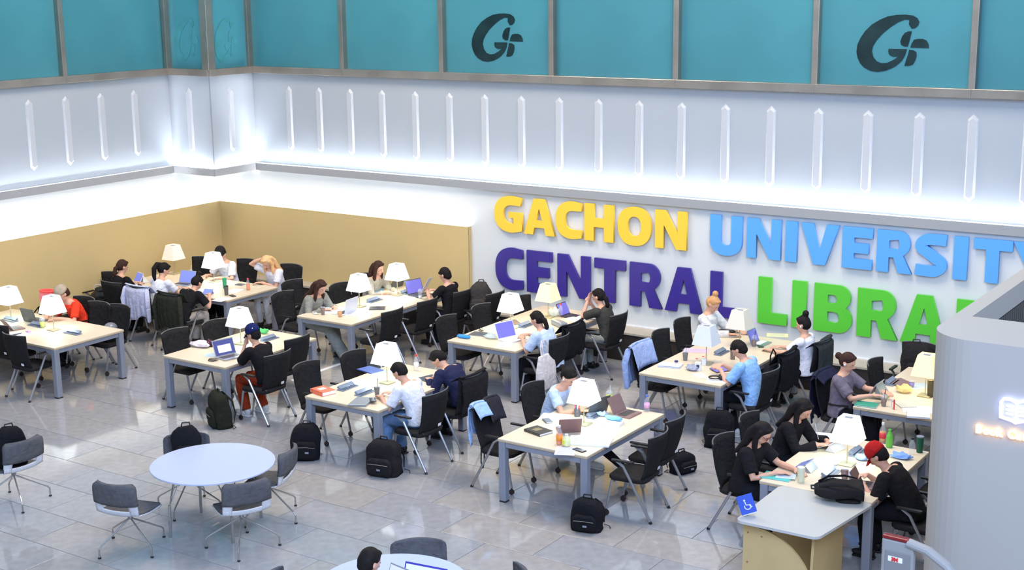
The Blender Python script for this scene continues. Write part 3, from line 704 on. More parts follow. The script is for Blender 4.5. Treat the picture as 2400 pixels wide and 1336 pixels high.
    for s, kn, ft in zip((-1, 1), knees, feet):
        hip = V((s*.088, 0, .545)); K = V((kn[0], kn[1], .50 if len(kn) < 3 else kn[2])); A = V((ft[0], ft[1], .085 if len(ft) < 3 else ft[2]))
        tube(bm, [hip-V((0, .03, 0)), hip, hip.lerp(K, .5), K, K.lerp(A, .3), K.lerp(A, .65), A], [.085, .085, .070, .052, .053, .042, .032], 12, True)
        ell(bm, A+V((0, .05, -.035)), (.034, .10, .03)); legs.append((hip, K, A))
    body = remesh_later('body', bm, skin, t, .0095)
    for s in (-1, 1):
        bm = B(); ell(bm, H(s*.030, .079, .012), (.011, .008, .0065), R_, 8, 6); obj('eye', bm, M_eye, t, smooth=True)
    bm = B(); ell(bm, H(0, .086, -.062), (.019, .008, .006), R_, 8, 6); obj('mouth', bm, M_lip, t, smooth=True)
    if glasses:
        for s in (-1, 1):
            bm = B(); tube(bm, [H(s*.032+.026*math.cos(math.radians(a)), .094, .010+.020*math.sin(math.radians(a))) for a in range(0, 361, 30)], .004, 5); tube(bm, [H(s*.058, .092, .012), H(s*.080, .0, .008)], .003, 5)
            obj('glasses', bm, M_gl, t)
    if buds:
        for s in (-1, 1): bm = B(); ell(bm, H(s*.088, .006, -.02), (.009, .012, .018), R_, 8, 6); obj('earbud', bm, M_white, t, smooth=True)
    # shirt
    bm = B(); q = .016+loose*.5; lo = P-V((0, .0, .06+hem))
    oval_loft(bm, [(lo, X, V((0, 1, 0)), .178+loose+hem*.2, .128+loose), (P, X, V((0, 1, 0)), .176+loose, .128+loose), (Wst, X, yp(ln*.7), .145+q, .105+q), (Ch, X, yp(ln), .160+q, .106+q),
                   (Ch+dirv(ln*1.1)*.09, X, yp(ln*1.1), .162+q*.8, .092+q), (N_-dirv(ln*1.2)*.028, X, yp(ln*1.2), .115+q*.5, .07+q*.6), (N_-dirv(ln*1.2)*.002, X, yp(ln*1.2), .066, .062)])
    for S, El, Wr in arms:
        ell(bm, S, (.062+q*.3, .06+q*.3, .058+q*.3), seg=12, rg=8)
        e = S.lerp(El, min(1, sleeve*1.35)); r = .060+q*.6
        pts = [S-V(((S.x > 0)*.1-.05, 0, 0)), S, e]; rr = [.055, r, r*.96]
        if sleeve > .75: pts = [pts[0], S, El, El.lerp(Wr, min(1, (sleeve-.5)*1.9))]; rr = [.055, r, .052+q*.5, .040+q*.6]
        tube(bm, pts, rr, 12)
    remesh_later('shirt', bm, shirt, t, .013)
    if pants:
        bm = B(); oval_loft(bm, [(P-V((0, 0, .11)), X, V((0, 1, 0)), .13, .10), (P-V((0, 0, .05)), X, V((0, 1, 0)), .176, .125), (P+V((0, .01, .03)), X, V((0, 1, 0)), .168, .12)])
        for hip, K, A in legs:
            w_ = wide if leg > 1.5 else 1
            pts = [hip-V((0, .02, 0)), hip, hip.lerp(K, .5), K]; rr = [.095, .096, .083+loose*.5, .068+loose*.7]
            if leg > .5: pts += [K.lerp(A, .3), K.lerp(A, .65), K.lerp(A, min(.98, leg))]; rr += [.064+loose, .056+loose*1.3, .048+loose*1.5]
            else: pts += [K.lerp(A, .08)]; rr += [.074]
            tube(bm, pts, rr, 12, False)
        remesh_later('trousers', bm, pants, t, .014)
    for hip, K, A in legs:
        bm = B(); ell(bm, A+V((0, .055, -.040)), (.043, .125, .042)); ell(bm, A+V((0, -.02, -.012)), (.042, .05, .045))
        box(bm, A+V((0, .045, -.074)), (.076, .235, .022), bev=.008)
        obj('shoe', bm, shoes or M_blk, t, smooth=True)
    # hair
    bm = B()
    ell(bm, H(0, -.016, .034), (.084, .094, .088)); 
    if hair != 'crop': ell(bm, H(0, -.035, -.005), (.082, .078, .085))
    if hair == 'short': ell(bm, H(.0, .038, .080), (.060, .042, .024)); ell(bm, H(0, -.05, -.045), (.066, .052, .05))
    if hair == 'fringe':
        ell(bm, H(.0, .058, .058), (.064, .030, .036)); ell(bm, H(0, -.05, -.05), (.07, .052, .055))
    if hair in ('bun', 'topbun', 'pony', 'lowpony'):
        ell(bm, H(0, .036, .080), (.060, .042, .024))
    if hair == 'bun': ell(bm, H(0, -.135, .0), (.045, .042, .045)); ell(bm, H(0, -.09, .0), (.035, .04, .035))
    if hair == 'topbun': ell(bm, H(0, -.075, .135), (.046, .046, .046)); ell(bm, H(0, -.06, .10), (.04, .04, .04))
    if hair == 'pony':
        g0 = H(0, -.10, .055); tube(bm, [g0, H(0, -.15, .03), H(0, -.165, -.04)+V((0, -.01, -.02)), H(0, -.15, -.05)+V((0, -.03, -.13)), H(0, -.13, -.05)+V((0, -.03, -.22))], [.028, .042, .044, .036, .014], 10, True)
    if hair == 'lowpony':
        tube(bm, [H(0, -.08, -.03), H(0, -.11, -.06), H(0, -.105, -.08)+V((0, -.03, -.08)), H(0, -.09, -.08)+V((0, -.03, -.16))], [.032, .036, .034, .014], 10, True)
    if hair in ('long', 'longfront'):
        ell(bm, H(0, .038, .082), (.062, .042, .024))
        back = V((0, -math.cos(ln), math.sin(ln)))
        for sx_ in (-.05, -.018, .018, .05):
            tube(bm, [H(sx_, -.075, .03), H(sx_*1.2, -.088, -.05), N_+back*.075+V((sx_*1.5, 0, .01)), Ch+dirv(ln)*.02+back*.135+V((sx_*1.7, 0, 0))], [.040, .044, .044, .024], 9, True)
        for s_ in (-1, 1):
            a_ = H(s_*.070, .0, .03); b_ = H(s_*.078, .004, -.06)
            tube(bm, [a_, b_, b_+V((s_*.012, -.005, -.11)), b_+V((s_*.016, -.01, -.22 if hair == 'long' else -.17))], [.034, .034, .032, .014], 9, True)
    ho = remesh_later('hair', bm, hmat, t, .011)
    if cap:
        bm = B()
        rs = []
        for j, (rr_, z) in enumerate(((.096, .0), (.098, .03), (.092, .07), (.072, .105), (.040, .126), (.012, .132))):
            rs.append([H(math.cos(2*PI*k/20)*rr_*.94, math.sin(2*PI*k/20)*rr_*1.1-.012, z+.022) for k in range(20)])
        rings(bm, rs); c_ = obj('cap', bm, cap, t, smooth=True)
        bm = B(); A_ = [H(.062*math.sin(math.radians(a)), .082+.015*math.cos(math.radians(a)), .030) for a in range(-80, 81, 16)]
        B_ = [H(.070*math.sin(math.radians(a)), .088+.080*math.cos(math.radians(a)), .006+.012*abs(math.sin(math.radians(a)))*-1) for a in range(-80, 81, 16)]
        for off in (0, -.006):
            va = [bm.verts.new(p+R_ @ V((0, 0, off))) for p in A_]; vb = [bm.verts.new(p+R_ @ V((0, 0, off))) for p in B_]
            for i in range(len(va)-1): bm.faces.new((va[i], va[i+1], vb[i+1], vb[i]))
        obj('visor', bm, cap, c_, smooth=True)
        if mark:
            me = shape_mesh([stroke([(-.022, -.02), (0, .022), (.022, -.02)], .010), stroke([(-.010, -.006), (.016, -.006)], .007)], .003)
            mo = obj('cap_mark', me, M_white, c_); mo.matrix_local = Matrix.Translation(H(-.045, -.088, .085)) @ (R_ @ RZ(-.5) @ RX(math.radians(58))).to_4x4()
    t['_head'] = list(Hc); t['_R'] = [list(r) for r in R_]
    return t
def fab(n, *c): return fabric(n, c)
S_red = fab('red_shirt', 246, 66, 40); S_blk = fab('black_shirt', 28, 27, 30); S_wht = fab('white_shirt', 226, 226, 234); S_gry = fab('grey_cardigan', 138, 138, 130)
S_lbl = fab('light_blue_shirt', 142, 186, 236); S_pbl = fab('pale_blue_shirt', 190, 208, 234); S_nvy = fab('navy_hoodie', 40, 42, 72); S_char = fab('charcoal_shirt', 66, 64, 60)
S_gp = fab('grey_purple_shirt', 112, 104, 118); S_beige = fab('beige_shirt', 176, 168, 152); S_hood = fab('white_hoodie', 216, 216, 216)
P_blk = fab('black_trousers', 26, 26, 32); P_rust = fab('rust_trousers', 142, 52, 26); P_jean = fab('blue_jeans', 104, 136, 178); P_beige = fab('beige_trousers', 178, 168, 156)
P_gry = fab('grey_trousers', 142, 146, 142); P_wht = fab('white_trousers', 208, 206, 204)
C_navy = fab('navy_cap', 30, 38, 88); C_beige = fab('beige_cap', 176, 160, 140); C_blk = fab('black_cap', 38, 36, 34); C_red = fab('red_cap', 176, 34, 34)
Sh_w = mat('white_shoes', (206, 204, 200), .6); 
T = .79
person('person in a beige cap and red shirt writing at the leftmost table', -17.46, 13.80, PI-.12, 30, 30, -10, hands=((-.20, .50, T), (.12, .47, T)), shirt=S_red, sleeve=.62, pants=P_blk, cap=C_beige, hmat=M_hbrown)
person('woman in black with low ponytail using a tablet before the tan wall', -18.15, 15.12, 'N', 18, 18, -12, hands=((-.10, .44, .82), (.12, .42, .82)), shirt=S_blk, sleeve=.9, pants=P_blk, hair='lowpony', hmat=M_hbrown)
person('woman in a white shirt with high ponytail at the corner table', -17.33, 15.30, 'N', 14, 30, -20, hands=((-.12, .46, T), (.13, .46, T)), shirt=S_wht, sleeve=.5, pants=P_blk, hair='pony')
person('person in a black shirt with dark bun hunched at the corner table', -16.52, 15.03, 'N', 44, 32, 0, hands=((-.08, .44, T), (.17, .46, .84)), shirt=S_blk, sleeve=.55, pants=P_beige, hair='topbun', loose=.01)
person('person in a black cap and white shirt on the far side of the corner table', -17.53, 17.12, 'S', 17, 34, 15, hands=((-.16, .42, T), (.18, .40, T)), shirt=S_wht, sleeve=.6, pants=P_blk, cap=C_blk, loose=.012)
person('blonde woman in white with one hand in her hair at the corner table', -16.41, 17.15, 'S', 24, 36, 0, hands=((.02, .36, T), (.12, .24, 1.17)), shirt=S_wht, sleeve=.5, pants=P_wht, hair='longfront', hmat=M_hblond)
person('person in a navy cap and black shirt resting chin on hand', -12.85, 13.14, 'W', 27, 14, 4, hands=((-.03, .36, .97), (.14, .44, .79)), shirt=S_blk, sleeve=.68, pants=P_rust, leg=.98, cap=C_navy, mark=True, shoes=Sh_w, feet=((-.13, .30), (.12, .20)), loose=.014)
person('man in a white shirt and jeans bent over the orange book table', -10.02, 12.80, 'W', 29, 40, 0, hands=((-.16, .44, T), (.10, .46, T)), shirt=S_wht, sleeve=.60, pants=P_jean, loose=.014, wide=1.08, feet=((-.10, .44), (.14, .38)))
person('person in a navy hoodie slumped over beside the white-shirted man', -10.02, 13.72, 'W', 41, 50, 15, hands=((-.16, .40, T), (.14, .40, T)), shirt=S_nvy, sleeve=1.0, pants=P_blk, loose=.02, wide=1.1)
person('woman in a long grey cardigan reading at the tan panel table', -14.62, 15.94, 'E', 31, 24, 0, hands=((-.12, .44, T), (.13, .42, T)), shirt=S_gry, sleeve=.95, pants=P_gry, hair='longfront', hmat=M_hbrown, loose=.03, knees=((-.08, .44), (.12, .50)), feet=((-.06, .52), (.14, .86)))
person('long-haired woman in beige behind the lamp before the tan panel', -14.58, 17.42, 'E', 23, 12, 0, hands=((-.10, .44, T), (.15, .46, T)), shirt=S_beige, sleeve=.9, pants=P_blk, hair='longfront', hmat=M_hbrown)
person('man in a black shirt holding papers at the tan panel table', -12.95, 17.45, 'W', 9, 26, 0, hands=((-.14, .36, .92), (.12, .42, .86)), shirt=S_blk, sleeve=.5, pants=P_blk, hair='fringe')
person('woman in a pale lilac shirt with low ponytail holding a phone', -10.02, 15.84, 'W', 27, 22, 0, hands=((-.10, .42, .84), (.10, .44, .86)), shirt=S_pbl, sleeve=.65, pants=P_blk, hair='lowpony', loose=.018)
person('woman in a charcoal shirt with ponytail below the letter T', -10.02, 17.42, 'W', 20, 14, 0, hands=((-.04, .34, 1.06), (.10, .34, .98)), shirt=S_char, sleeve=.6, pants=P_gry, hair='lowpony')
person('woman in a pale blue shirt bent over the middle table', -8.62, 13.62, 'E', 25, 34, -8, hands=((-.08, .58, T), (.16, .52, T)), shirt=S_pbl, sleeve=.5, pants=P_blk, hair='bun', shoes=Sh_w, knees=((-.08, .42), (.12, .55)), feet=((-.10, .50), (.10, 1.05, .17)), buds=True)
person('person in a white hoodie with blond top bun by the unlit lamps', -8.58, 17.79, 'E', 4, 40, 0, hands=((-.14, .42, T), (.14, .42, T)), shirt=S_hood, sleeve=1.0, pants=P_blk, hair='topbun', hmat=M_hginger, loose=.03, wide=1.1)
person('man in a light blue shirt looking at his phone', -6.96, 15.80, 'W', 22, 36, 0, hands=((-.13, .40, .86), (.05, .46, .88)), shirt=S_lbl, sleeve=.62, pants=P_blk, hair='fringe', shoes=Sh_w, loose=.02, wide=1.08, hem=.06, feet=((-.10, .20), (.12, .34)))
person('woman with a dark top bun in a pale shirt typing on a tablet', -6.87, 17.26, 'W', 4, 16, 0, hands=((-.12, .44, T), (.13, .40, T)), shirt=S_wht, sleeve=.55, pants=P_blk, hair='topbun', buds=True)
person('woman in a grey-purple shirt with low bun holding a tablet', -5.79, 15.78, 'E', 4, 26, 0, hands=((-.12, .46, .84), (.12, .42, .84)), shirt=S_gp, sleeve=.62, pants=P_blk, hair='bun', hmat=M_hbrown, loose=.018, buds=True)
person('girl with glasses in black beside the accessible desk', -5.72, 12.82, 'E', 17, 34, 0, hands=((-.08, .52, T), (.12, .40, T)), shirt=S_blk, sleeve=.6, pants=P_blk, hair='long', loose=.02, glasses=True)
person('long-haired girl in black writing with a white stylus', -5.72, 13.84, 'E', 21, 34, 0, hands=((-.10, .46, T), (.16, .46, .82)), shirt=S_blk, sleeve=.98, pants=P_blk, hair='long', loose=.025)
person('person in a red cap and black shirt bent over a small tablet', -4.03, 13.00, 'W', 39, 36, 0, hands=((-.16, .42, T), (.06, .46, .82)), shirt=S_blk, sleeve=.6, pants=P_blk, cap=C_red, loose=.022, wide=1.08)
person('person with dark hair at the second round table, only the head in view', -6.87, 7.97, math.radians(-12), 9, 22, 0, hands=((-.14, .44, .78), (.14, .44, .78)), shirt=S_blk, sleeve=.6, pants=P_blk, hair='short')
finish_remesh()
for o in bpy.data.objects:
    for kk in ('_head', '_R'):
        if kk in o: del o[kk]
# ------------------------------------------------------------------ lamps
M_shade = mat('lit_lampshade', (250, 252, 250), .7, emit=1.35, ecol=(245, 255, 250), var=.01)
M_shadeY = mat('warm_lampshade', (240, 226, 180), .7, emit=.62, ecol=(255, 232, 150), var=.01)
M_shadeC = mat('cream_lampshade', (238, 226, 208), .8, emit=.22, ecol=(255, 236, 210), var=.02)
M_shadeO = mat('unlit_lampshade', (216, 222, 230), .8, var=.02)
M_base = mat('lamp_base', (188, 180, 152), .3, metal=.5, var=.04)
def lamp(x, y, label, ms, power=6, col=(.86, 1, .96)):
    t = thing('table_lamp', label, 'lamp', (x, y, .751), 0, 'square shaded table lamps')
    bm = B(); box(bm, (0, 0, .008), (.155, .155, .016), bev=.004); obj('base_plate', bm, M_base, t)
    bm = B(); tube(bm, [(0, 0, .015), (0, 0, .50)], .0065, 8); obj('pole', bm, M_base, t)
    def sq(s, z): return [Vector((a*s/2, b*s/2, z)) for a, b in ((-1, -1), (1, -1), (1, 1), (-1, 1))]
    bm = B(); rings(bm, [sq(.292, .27), sq(.175, .525), sq(.163, .525), sq(.280, .27)], cap=False)
    vs = list(bm.verts); 
    bm.verts.ensure_lookup_table(); v = bm.verts
    for i in range(4): bm.faces.new((v[i], v[(i+1) % 4], v[12+(i+1) % 4], v[12+i]))
    s = obj('lamp_shade', bm, ms, t)
    bm = B(); box(bm, (0, 0, .512), (.162, .162, .006)); tp = obj('shade_top', bm, ms, t)
    bm = B(); box(bm, (0, 0, .517), (.085, .055, .004)); obj('top_opening', bm, M_alu, tp)
    if power:
        l = bpy.data.lights.new('bulb', 'POINT'); l.energy = power; l.color = col; l.shadow_soft_size = .035
        o = bpy.data.objects.new('bulb', l); C.objects.link(o); o.parent = t; o.location = (0, 0, .36)
    return t
lamp(-17.99, 12.93, 'lit square lamp at the left edge of the photo', M_shade)
lamp(-16.89, 12.86, 'lit square lamp in front of the red-shirted person', M_shade)
lamp(-18.42, 16.66, 'dim cream square lamp behind the ponytailed woman in the corner', M_shadeC, 1, (1, .9, .7))
lamp(-17.27, 16.50, 'lit square lamp in front of the black-capped person', M_shade)
lamp(-13.91, 13.73, 'lit square lamp beside the navy-capped person', M_shade)
lamp(-10.88, 13.27, 'lit square lamp behind the man in the white shirt', M_shade)
lamp(-13.94, 16.38, 'nearer lit square lamp on the tan panel table', M_shade)
lamp(-13.94, 17.34, 'farther lit square lamp on the tan panel table', M_shade)
lamp(-11.11, 16.44, 'lit white square lamp below the letter C', M_shade)
lamp(-11.01, 17.31, 'warm cream lit square lamp below the letters E and N', M_shadeY, 3, (1, .93, .7))
lamp(-7.88, 13.14, 'lit square lamp on the middle front table', M_shade)
lamp(-7.83, 16.21, 'nearer unlit bluish square lamp by the man in light blue', M_shadeO, 0)
lamp(-7.83, 17.25, 'farther unlit square lamp beside the blond bun person', mat('unlit_cream_lampshade', (228, 222, 208), .8, var=.02), 0)
lamp(-4.92, 16.26, 'yellow lit square lamp beside the white booth', M_shadeY, 5, (1, .9, .6))
lamp(-4.84, 13.42, 'lit square lamp between the girls in black and the red cap', M_shade)
# ------------------------------------------------------------------ things on the tables
def P(px, py, z=TABLE_Z): return at(px, py, z)
M_pbox = mat('power_box', (128, 140, 160), .35, metal=.3, var=.04); M_dk = mat('dark_gap', (60, 66, 80), .5)
def power_box(px, py, label, rz=PI/2):
    p = P(px, py); t = thing('power_box', label, 'power socket', (p.x, p.y, .751), rz, 'flip-up power boxes')
    bm = B(); box(bm, (0, 0, .006), (.30, .11, .012), bev=.003); obj('frame', bm, M_pbox, t)
    bm = B(); box(bm, (0, .03, .028), (.27, .06, .03), rot=RX(.5), bev=.003); obj('socket_panel', bm, M_pbox, t)
    bm = B(); box(bm, (0, -.035, .0135), (.26, .02, .003)); obj('slot', bm, M_dk, t)
def scr(name, col, e=.34): return mat(name, col, .3, emit=e, ecol=col, var=.03, scale=4)
SC_v = scr('screen_violet', (112, 108, 196)); SC_b = scr('screen_blue', (120, 136, 226)); SC_w = scr('screen_white', (206, 208, 244), .5)
LM_silver = mat('laptop_silver', (168, 174, 180), .3, metal=.5, var=.02); LM_white = mat('laptop_white', (224, 228, 236), .3, var=.01); LM_rose = mat('laptop_mauve', (138, 108, 108), .4, metal=.2, var=.03)
LM_grey = mat('laptop_grey', (92, 96, 100), .4, metal=.3, var=.03); M_keys = mat('keyboard', (64, 60, 62), .5)
def laptop(px, py, rz, label, body, screen, opn=108, w=.32, d=.22, keys=None, doc=False):
    """hinge side is local +y; the user sits at local -y"""
    p = P(px, py); t = thing('laptop', label, 'laptop', (p.x, p.y, .751), rz)
    bm = B(); box(bm, (0, 0, .008), (w, d, .015), bev=.003); b = obj('base', bm, body, t)
    bm = B(); box(bm, (0, .02, .0165), (w*.88, d*.52, .002)); obj('keyboard', bm, keys or M_keys, b)
    bm = B(); box(bm, (0, -d*.31, .0165), (w*.3, d*.26, .0015)); obj('touchpad', bm, body, b)
    a = math.radians(opn-90); Rm = RX(-a)
    def q(x, y, z): v = Rm @ Vector((x, y, z)); return (v.x, v.y+d/2, v.z+.012)
    bm = B(); box(bm, q(0, .004, d/2), (w, .007, d), rot=Rm, bev=.002); l = obj('lid', bm, body, t)
    bm = B(); box(bm, q(0, -.001, d/2), (w*.93, .003, d*.88), rot=Rm); obj('screen', bm, screen, l)
    if doc:
        bm = B(); box(bm, q(.0, -.003, d*.42), (w*.62, .002, d*.46), rot=Rm); obj('window', bm, SC_w, l)
    return t
def tablet(px, py, rz, label, col, screen, tilt=25, w=.25, d=.18, back=None, z=0):
    p = P(px, py, TABLE_Z+z); t = thing('tablet', label, 'tablet', (p.x, p.y, .751+z), rz)
    R_ = RX(math.radians(tilt)); h = math.sin(math.radians(tilt))*d/2+.006
    bm = B(); box(bm, (0, 0, h), (w, d, .009), rot=R_, bev=.003); obj('case', bm, col, t)
    v = R_ @ Vector((0, 0, .0055)); bm = B(); box(bm, (v.x, v.y, v.z+h), (w*.92, d*.88, .002), rot=R_); obj('screen', bm, screen, t)
    if tilt > 15:
        bm = B(); hh = max(.02, h*2-.01); rings(bm, [[Vector((x, y, z)) for y, z in ((d*.15, .002), (d*.75, .002), (d*.42*math.cos(math.radians(tilt)), hh*.85))] for x in (-w*.42, w*.42)]); obj('stand', bm, back or col, t)
    return t
def book(px, py, rz, label, cover, w=.19, d=.26, h=.025, z=0, cat='book', mark=None):
    p = P(px, py, TABLE_Z+z); t = thing('book', label, cat, (p.x, p.y, .751+z), rz)
    bm = B(); box(bm, (.003, 0, h/2), (w-.006, d-.008, h-.004)); obj('pages', bm, M_paper, t)
    bm = B(); box(bm, (0, 0, .0015), (w, d, .003)); box(bm, (0, 0, h-.0015), (w, d, .003)); box(bm, (-w/2+.0015, 0, h/2), (.003, d, h)); obj('cover', bm, cover, t)
    if mark: bm = B(); box(bm, (0, .02, h+.0006), (w*.5, d*.3, .0012)); obj('cover_print', bm, mark, t)
    return t
def open_book(px, py, rz, label, w=.20, d=.27, h=.02):
    p = P(px, py); t = thing('open_book', label, 'book', (p.x, p.y, .751), rz)
    for s in (-1, 1):
        bm = B(); pr = [(s*w*k/6, h*(.35+.65*math.sin(min(1, k/2.2)*PI/2))*(1-.45*(k/6)**2)) for k in range(7)]
        rings(bm, [[Vector((x, y, z)) for x, z in pr]+[Vector((s*w, y, 0)), Vector((0, y, 0))] for y in (-d/2, d/2)]); pg = obj('pages', bm, M_paper, t)
        bm = B()
        for i in range(7): box(bm, (s*w*.5, d*.36-i*d*.12, h*.93), (w*.68, .006, .0012))
        obj('print_lines', bm, mat('print_grey', (176, 180, 192), .8), pg)
    return t
def paper(px, py, rz, label, w=.21, d=.297, z=0, m=None):
    p = P(px, py, TABLE_Z+z); o = obj('paper_sheet', box(B(), (0, 0, .0012), (w, d, .0024)), m or M_paper); o.location = (p.x, p.y, .751+z); o.rotation_euler = (0, 0, rz)
    tag(o, label, 'paper'); 
    bm = B()
    for i in range(9): box(bm, (0, d*.38-i*d*.09, .0027), (w*.72, .005, .0006))
    obj('print_lines', bm, mat('print_grey', (176, 180, 192), .8), o); return o
def glassy(name, col, a=.35): return mat(name, col, .08, spec=.6, var=0, alpha=a)
G_clear = glassy('clear_plastic', (226, 232, 240), .20)
def cup(px, py, label, liquid, r=.038, h=.115, dome=True, straw=None, fill=.75, z=0):
    p = P(px, py); t = thing('iced_cup', label, 'cup', (p.x, p.y, .751), 0)
    bm = B(); lathe(bm, [(r*.72, 0), (r*.75, .004), (r, h), (r*1.04, h+.003)]); obj('cup', bm, G_clear, t, smooth=True)
    bm = B(); lathe(bm, [(r*.68, .004), (r*(.70+.27*fill), h*fill)]); obj('drink', bm, liquid, t, smooth=True)
    if dome: bm = B(); lathe(bm, [(r*1.05, h+.003), (r*1.0, h+.02), (r*.75, h+.04), (r*.35, h+.05)]); obj('lid', bm, G_clear, t, smooth=True)
    else: bm = B(); lathe(bm, [(r*1.06, h+.002), (r*1.04, h+.012), (r*.9, h+.014)]); obj('lid', bm, G_clear, t, smooth=True)
    if straw: bm = B(); tube(bm, [(0, 0, .02), (.012, .006, h+.11)], .004, 6); obj('straw', bm, straw, t)
    return t
def tumbler(px, py, label, m, r=.036, h=.17, lid=None):
    p = P(px, py); t = thing('tumbler', label, 'tumbler', (p.x, p.y, .751), 0)
    bm = B(); lathe(bm, [(r*.80, 0), (r*.84, .006), (r, h*.96), (r*.98, h)]); obj('cup', bm, m, t, smooth=True)
    bm = B(); lathe(bm, [(r*1.0, h), (r*1.0, h+.010), (r*.6, h+.014)]); obj('lid', bm, lid or M_blk, t); return t
def bottle(px, py, label, body, capm, liquid=None, lab=None, r=.032, h=.20):
    p = P(px, py); t = thing('bottle', label, 'bottle', (p.x, p.y, .751), 0)
    bm = B(); lathe(bm, [(r*.85, 0), (r, .01), (r, h*.58), (r*.92, h*.66), (r*.42, h*.86), (r*.40, h*.92)]); obj('bottle_body', bm, body, t, smooth=True)
    if liquid: bm = B(); lathe(bm, [(r*.8, .004), (r*.93, .012), (r*.93, h*.55)]); obj('drink', bm, liquid, t, smooth=True)
    if lab: bm = B(); lathe(bm, [(r*1.02, h*.22), (r*1.02, h*.50)]); obj('label_wrap', bm, lab, t, smooth=True)
    bm = B(); lathe(bm, [(r*.46, h*.90), (r*.46, h), (r*.40, h+.003)]); obj('bottle_cap', bm, capm, t); return t
def pouch(px, py, rz, label, m, w=.21, d=.075, h=.055, cat='pencil case', zp=0, name='pencil_case'):
    p = P(px, py, TABLE_Z+zp); t = thing(name, label, cat, (p.x, p.y, .751+zp), rz)
    bm = B(); rr = []
    for k in range(9):
        u = -1+k/4; s = (1-abs(u)**4*.55); rr.append((Vector((u*w/2, 0, h/2)), Vector((0, 1, 0)), Vector((0, 0, 1)), d/2*s, h/2*s))
    oval_loft(bm, rr, 14); obj('pouch', bm, m, t, smooth=True)
    bm = B(); tube(bm, [(-w*.42, 0, h*.98), (w*.42, 0, h*.98)], .0035, 5); obj('zipper', bm, M_alu, t); return t
def phone(px, py, rz, label, m=None, z=0, tilt=0):
    p = P(px, py, TABLE_Z+z); t = thing('phone', label, 'phone', (p.x, p.y, .751+z), rz); R_ = RX(math.radians(tilt))
    bm = B(); box(bm, (0, 0, .005), (.074, .152, .009), rot=R_, bev=.003); obj('case', bm, m or M_blk, t)
    v = R_ @ Vector((0, 0, .005)); bm = B(); box(bm, (v.x, v.y, v.z+.005), (.066, .142, .002), rot=R_); obj('screen', bm, mat('phone_glass', (52, 56, 70), .12), t); return t
def cloth_heap(px, py, label, m, w=.2, d=.13, h=.07, cat='cloth', z=0, seed=1, name='folded_cloth', loc=None):
    bm = B(); bmesh.ops.create_icosphere(bm, subdivisions=3, radius=1)
    for v in bm.verts:
        n = noise.noise(v.co*1.7+Vector((seed*3.1, 0, 0))); v.co = Vector((v.co.x*w/2*(1+n*.5), v.co.y*d/2*(1+n*.4), max(0, v.co.z*.5+.5)*h*(1+n*.8)))
    o = obj(name, bm, m, None, smooth=True); p = loc or P(px, py, TABLE_Z+z); o.location = (p[0], p[1], (.751+z) if loc is None else p[2]); tag(o, label, cat); return o
def clr(n, *c, **k): return mat(n, c, k.get('r', .5), var=.05)
Q_coffee = clr('coffee', 110, 72, 40, r=.2); Q_orange = clr('orange_drink', 232, 124, 30, r=.2); Q_green = clr('green_drink', 210, 220, 40, r=.2); Q_dark = clr('dark_drink', 70, 60, 38, r=.2)
K_red = clr('red_cap_plastic', 222, 60, 52); K_blue = clr('blue_cap_plastic', 90, 120, 210); K_white = M_white
# table 1
power_box(22, 752, 'grey blue power box at the far left edge of the photo', 0); power_box(85, 764, 'grey blue power box behind the yellow drink', 0); power_box(170, 782, 'grey blue power box right of the lamp by the red shirt', 0)
cup(100, 768, 'clear cup of yellow drink before the red-shirted person', Q_green, dome=True, r=.042)
laptop(86, 752, PI, 'dark laptop of the red-shirted person seen from behind', LM_grey, SC_b, 105)
laptop(38, 770, PI-.25, 'mauve small tablet computer at the left edge', LM_rose, SC_v, 125, .26, .18)
paper(24, 785, .2, 'white paper sheet beside the mauve tablet computer'); paper(58, 783, -.2, 'second white sheet overlapping the first at the leftmost table')
paper(150, 768, .1, 'white sheet under the writing hands of the red-shirted person')
cloth_heap(67, 779, 'small pink crumpled tissue at the leftmost table', clr('pink', 232, 170, 214), .09, .06, .03, 'tissue', seed=3)
# table 2
tablet(326, 662, -.3, 'upright tablet with a blue screen at the corner table', M_white, SC_b, 62)
laptop(427, 668, .15, 'open laptop with violet screen before the ponytailed woman', LM_silver, SC_b, 112)
cup(448, 652, 'pale cup with straw behind the violet laptop', clr('pale_drink', 222, 214, 180), straw=clr('pale_straw', 230, 220, 190))
tumbler(527, 676, 'green tumbler on the corner table', clr('green_tumbler', 50, 160, 110), lid=clr('green_lid', 60, 170, 120)); tumbler(531, 692, 'dark grey tumbler with black lid on the corner table', clr('grey_tumbler', 98, 96, 90), h=.15)
bottle(582, 680, 'pink capped bottle with orange drink on the corner table', G_clear, clr('pink_cap', 226, 80, 110), Q_orange); 
book(505, 664, .3, 'open patterned notes before the black-capped person', mat('spotted_paper', (206, 210, 216), .8, var=.3, scale=60), .34, .22, .006, cat='notes')
paper(480, 680, .4, 'white paper under the lamp at the corner table'); paper(520, 702, .1, 'white paper at the near corner of the corner table'); paper(550, 682, .3, 'white paper beside the green tumbler')
book(563, 668, .1, 'small dark notebook near the blonde woman', LM_grey, .15, .1, .012, cat='notebook'); paper(606, 672, .2, 'cream notepad before the blonde woman', .2, .26, m=clr('cream_paper', 228, 214, 180))
tablet(487, 690, .3, 'small blue tablet held by the hunched person', clr('tablet_blue', 120, 130, 190), SC_b, 35, .16, .12)
phone(545, 694, 1.2, 'small dark phone at the edge of the corner table')
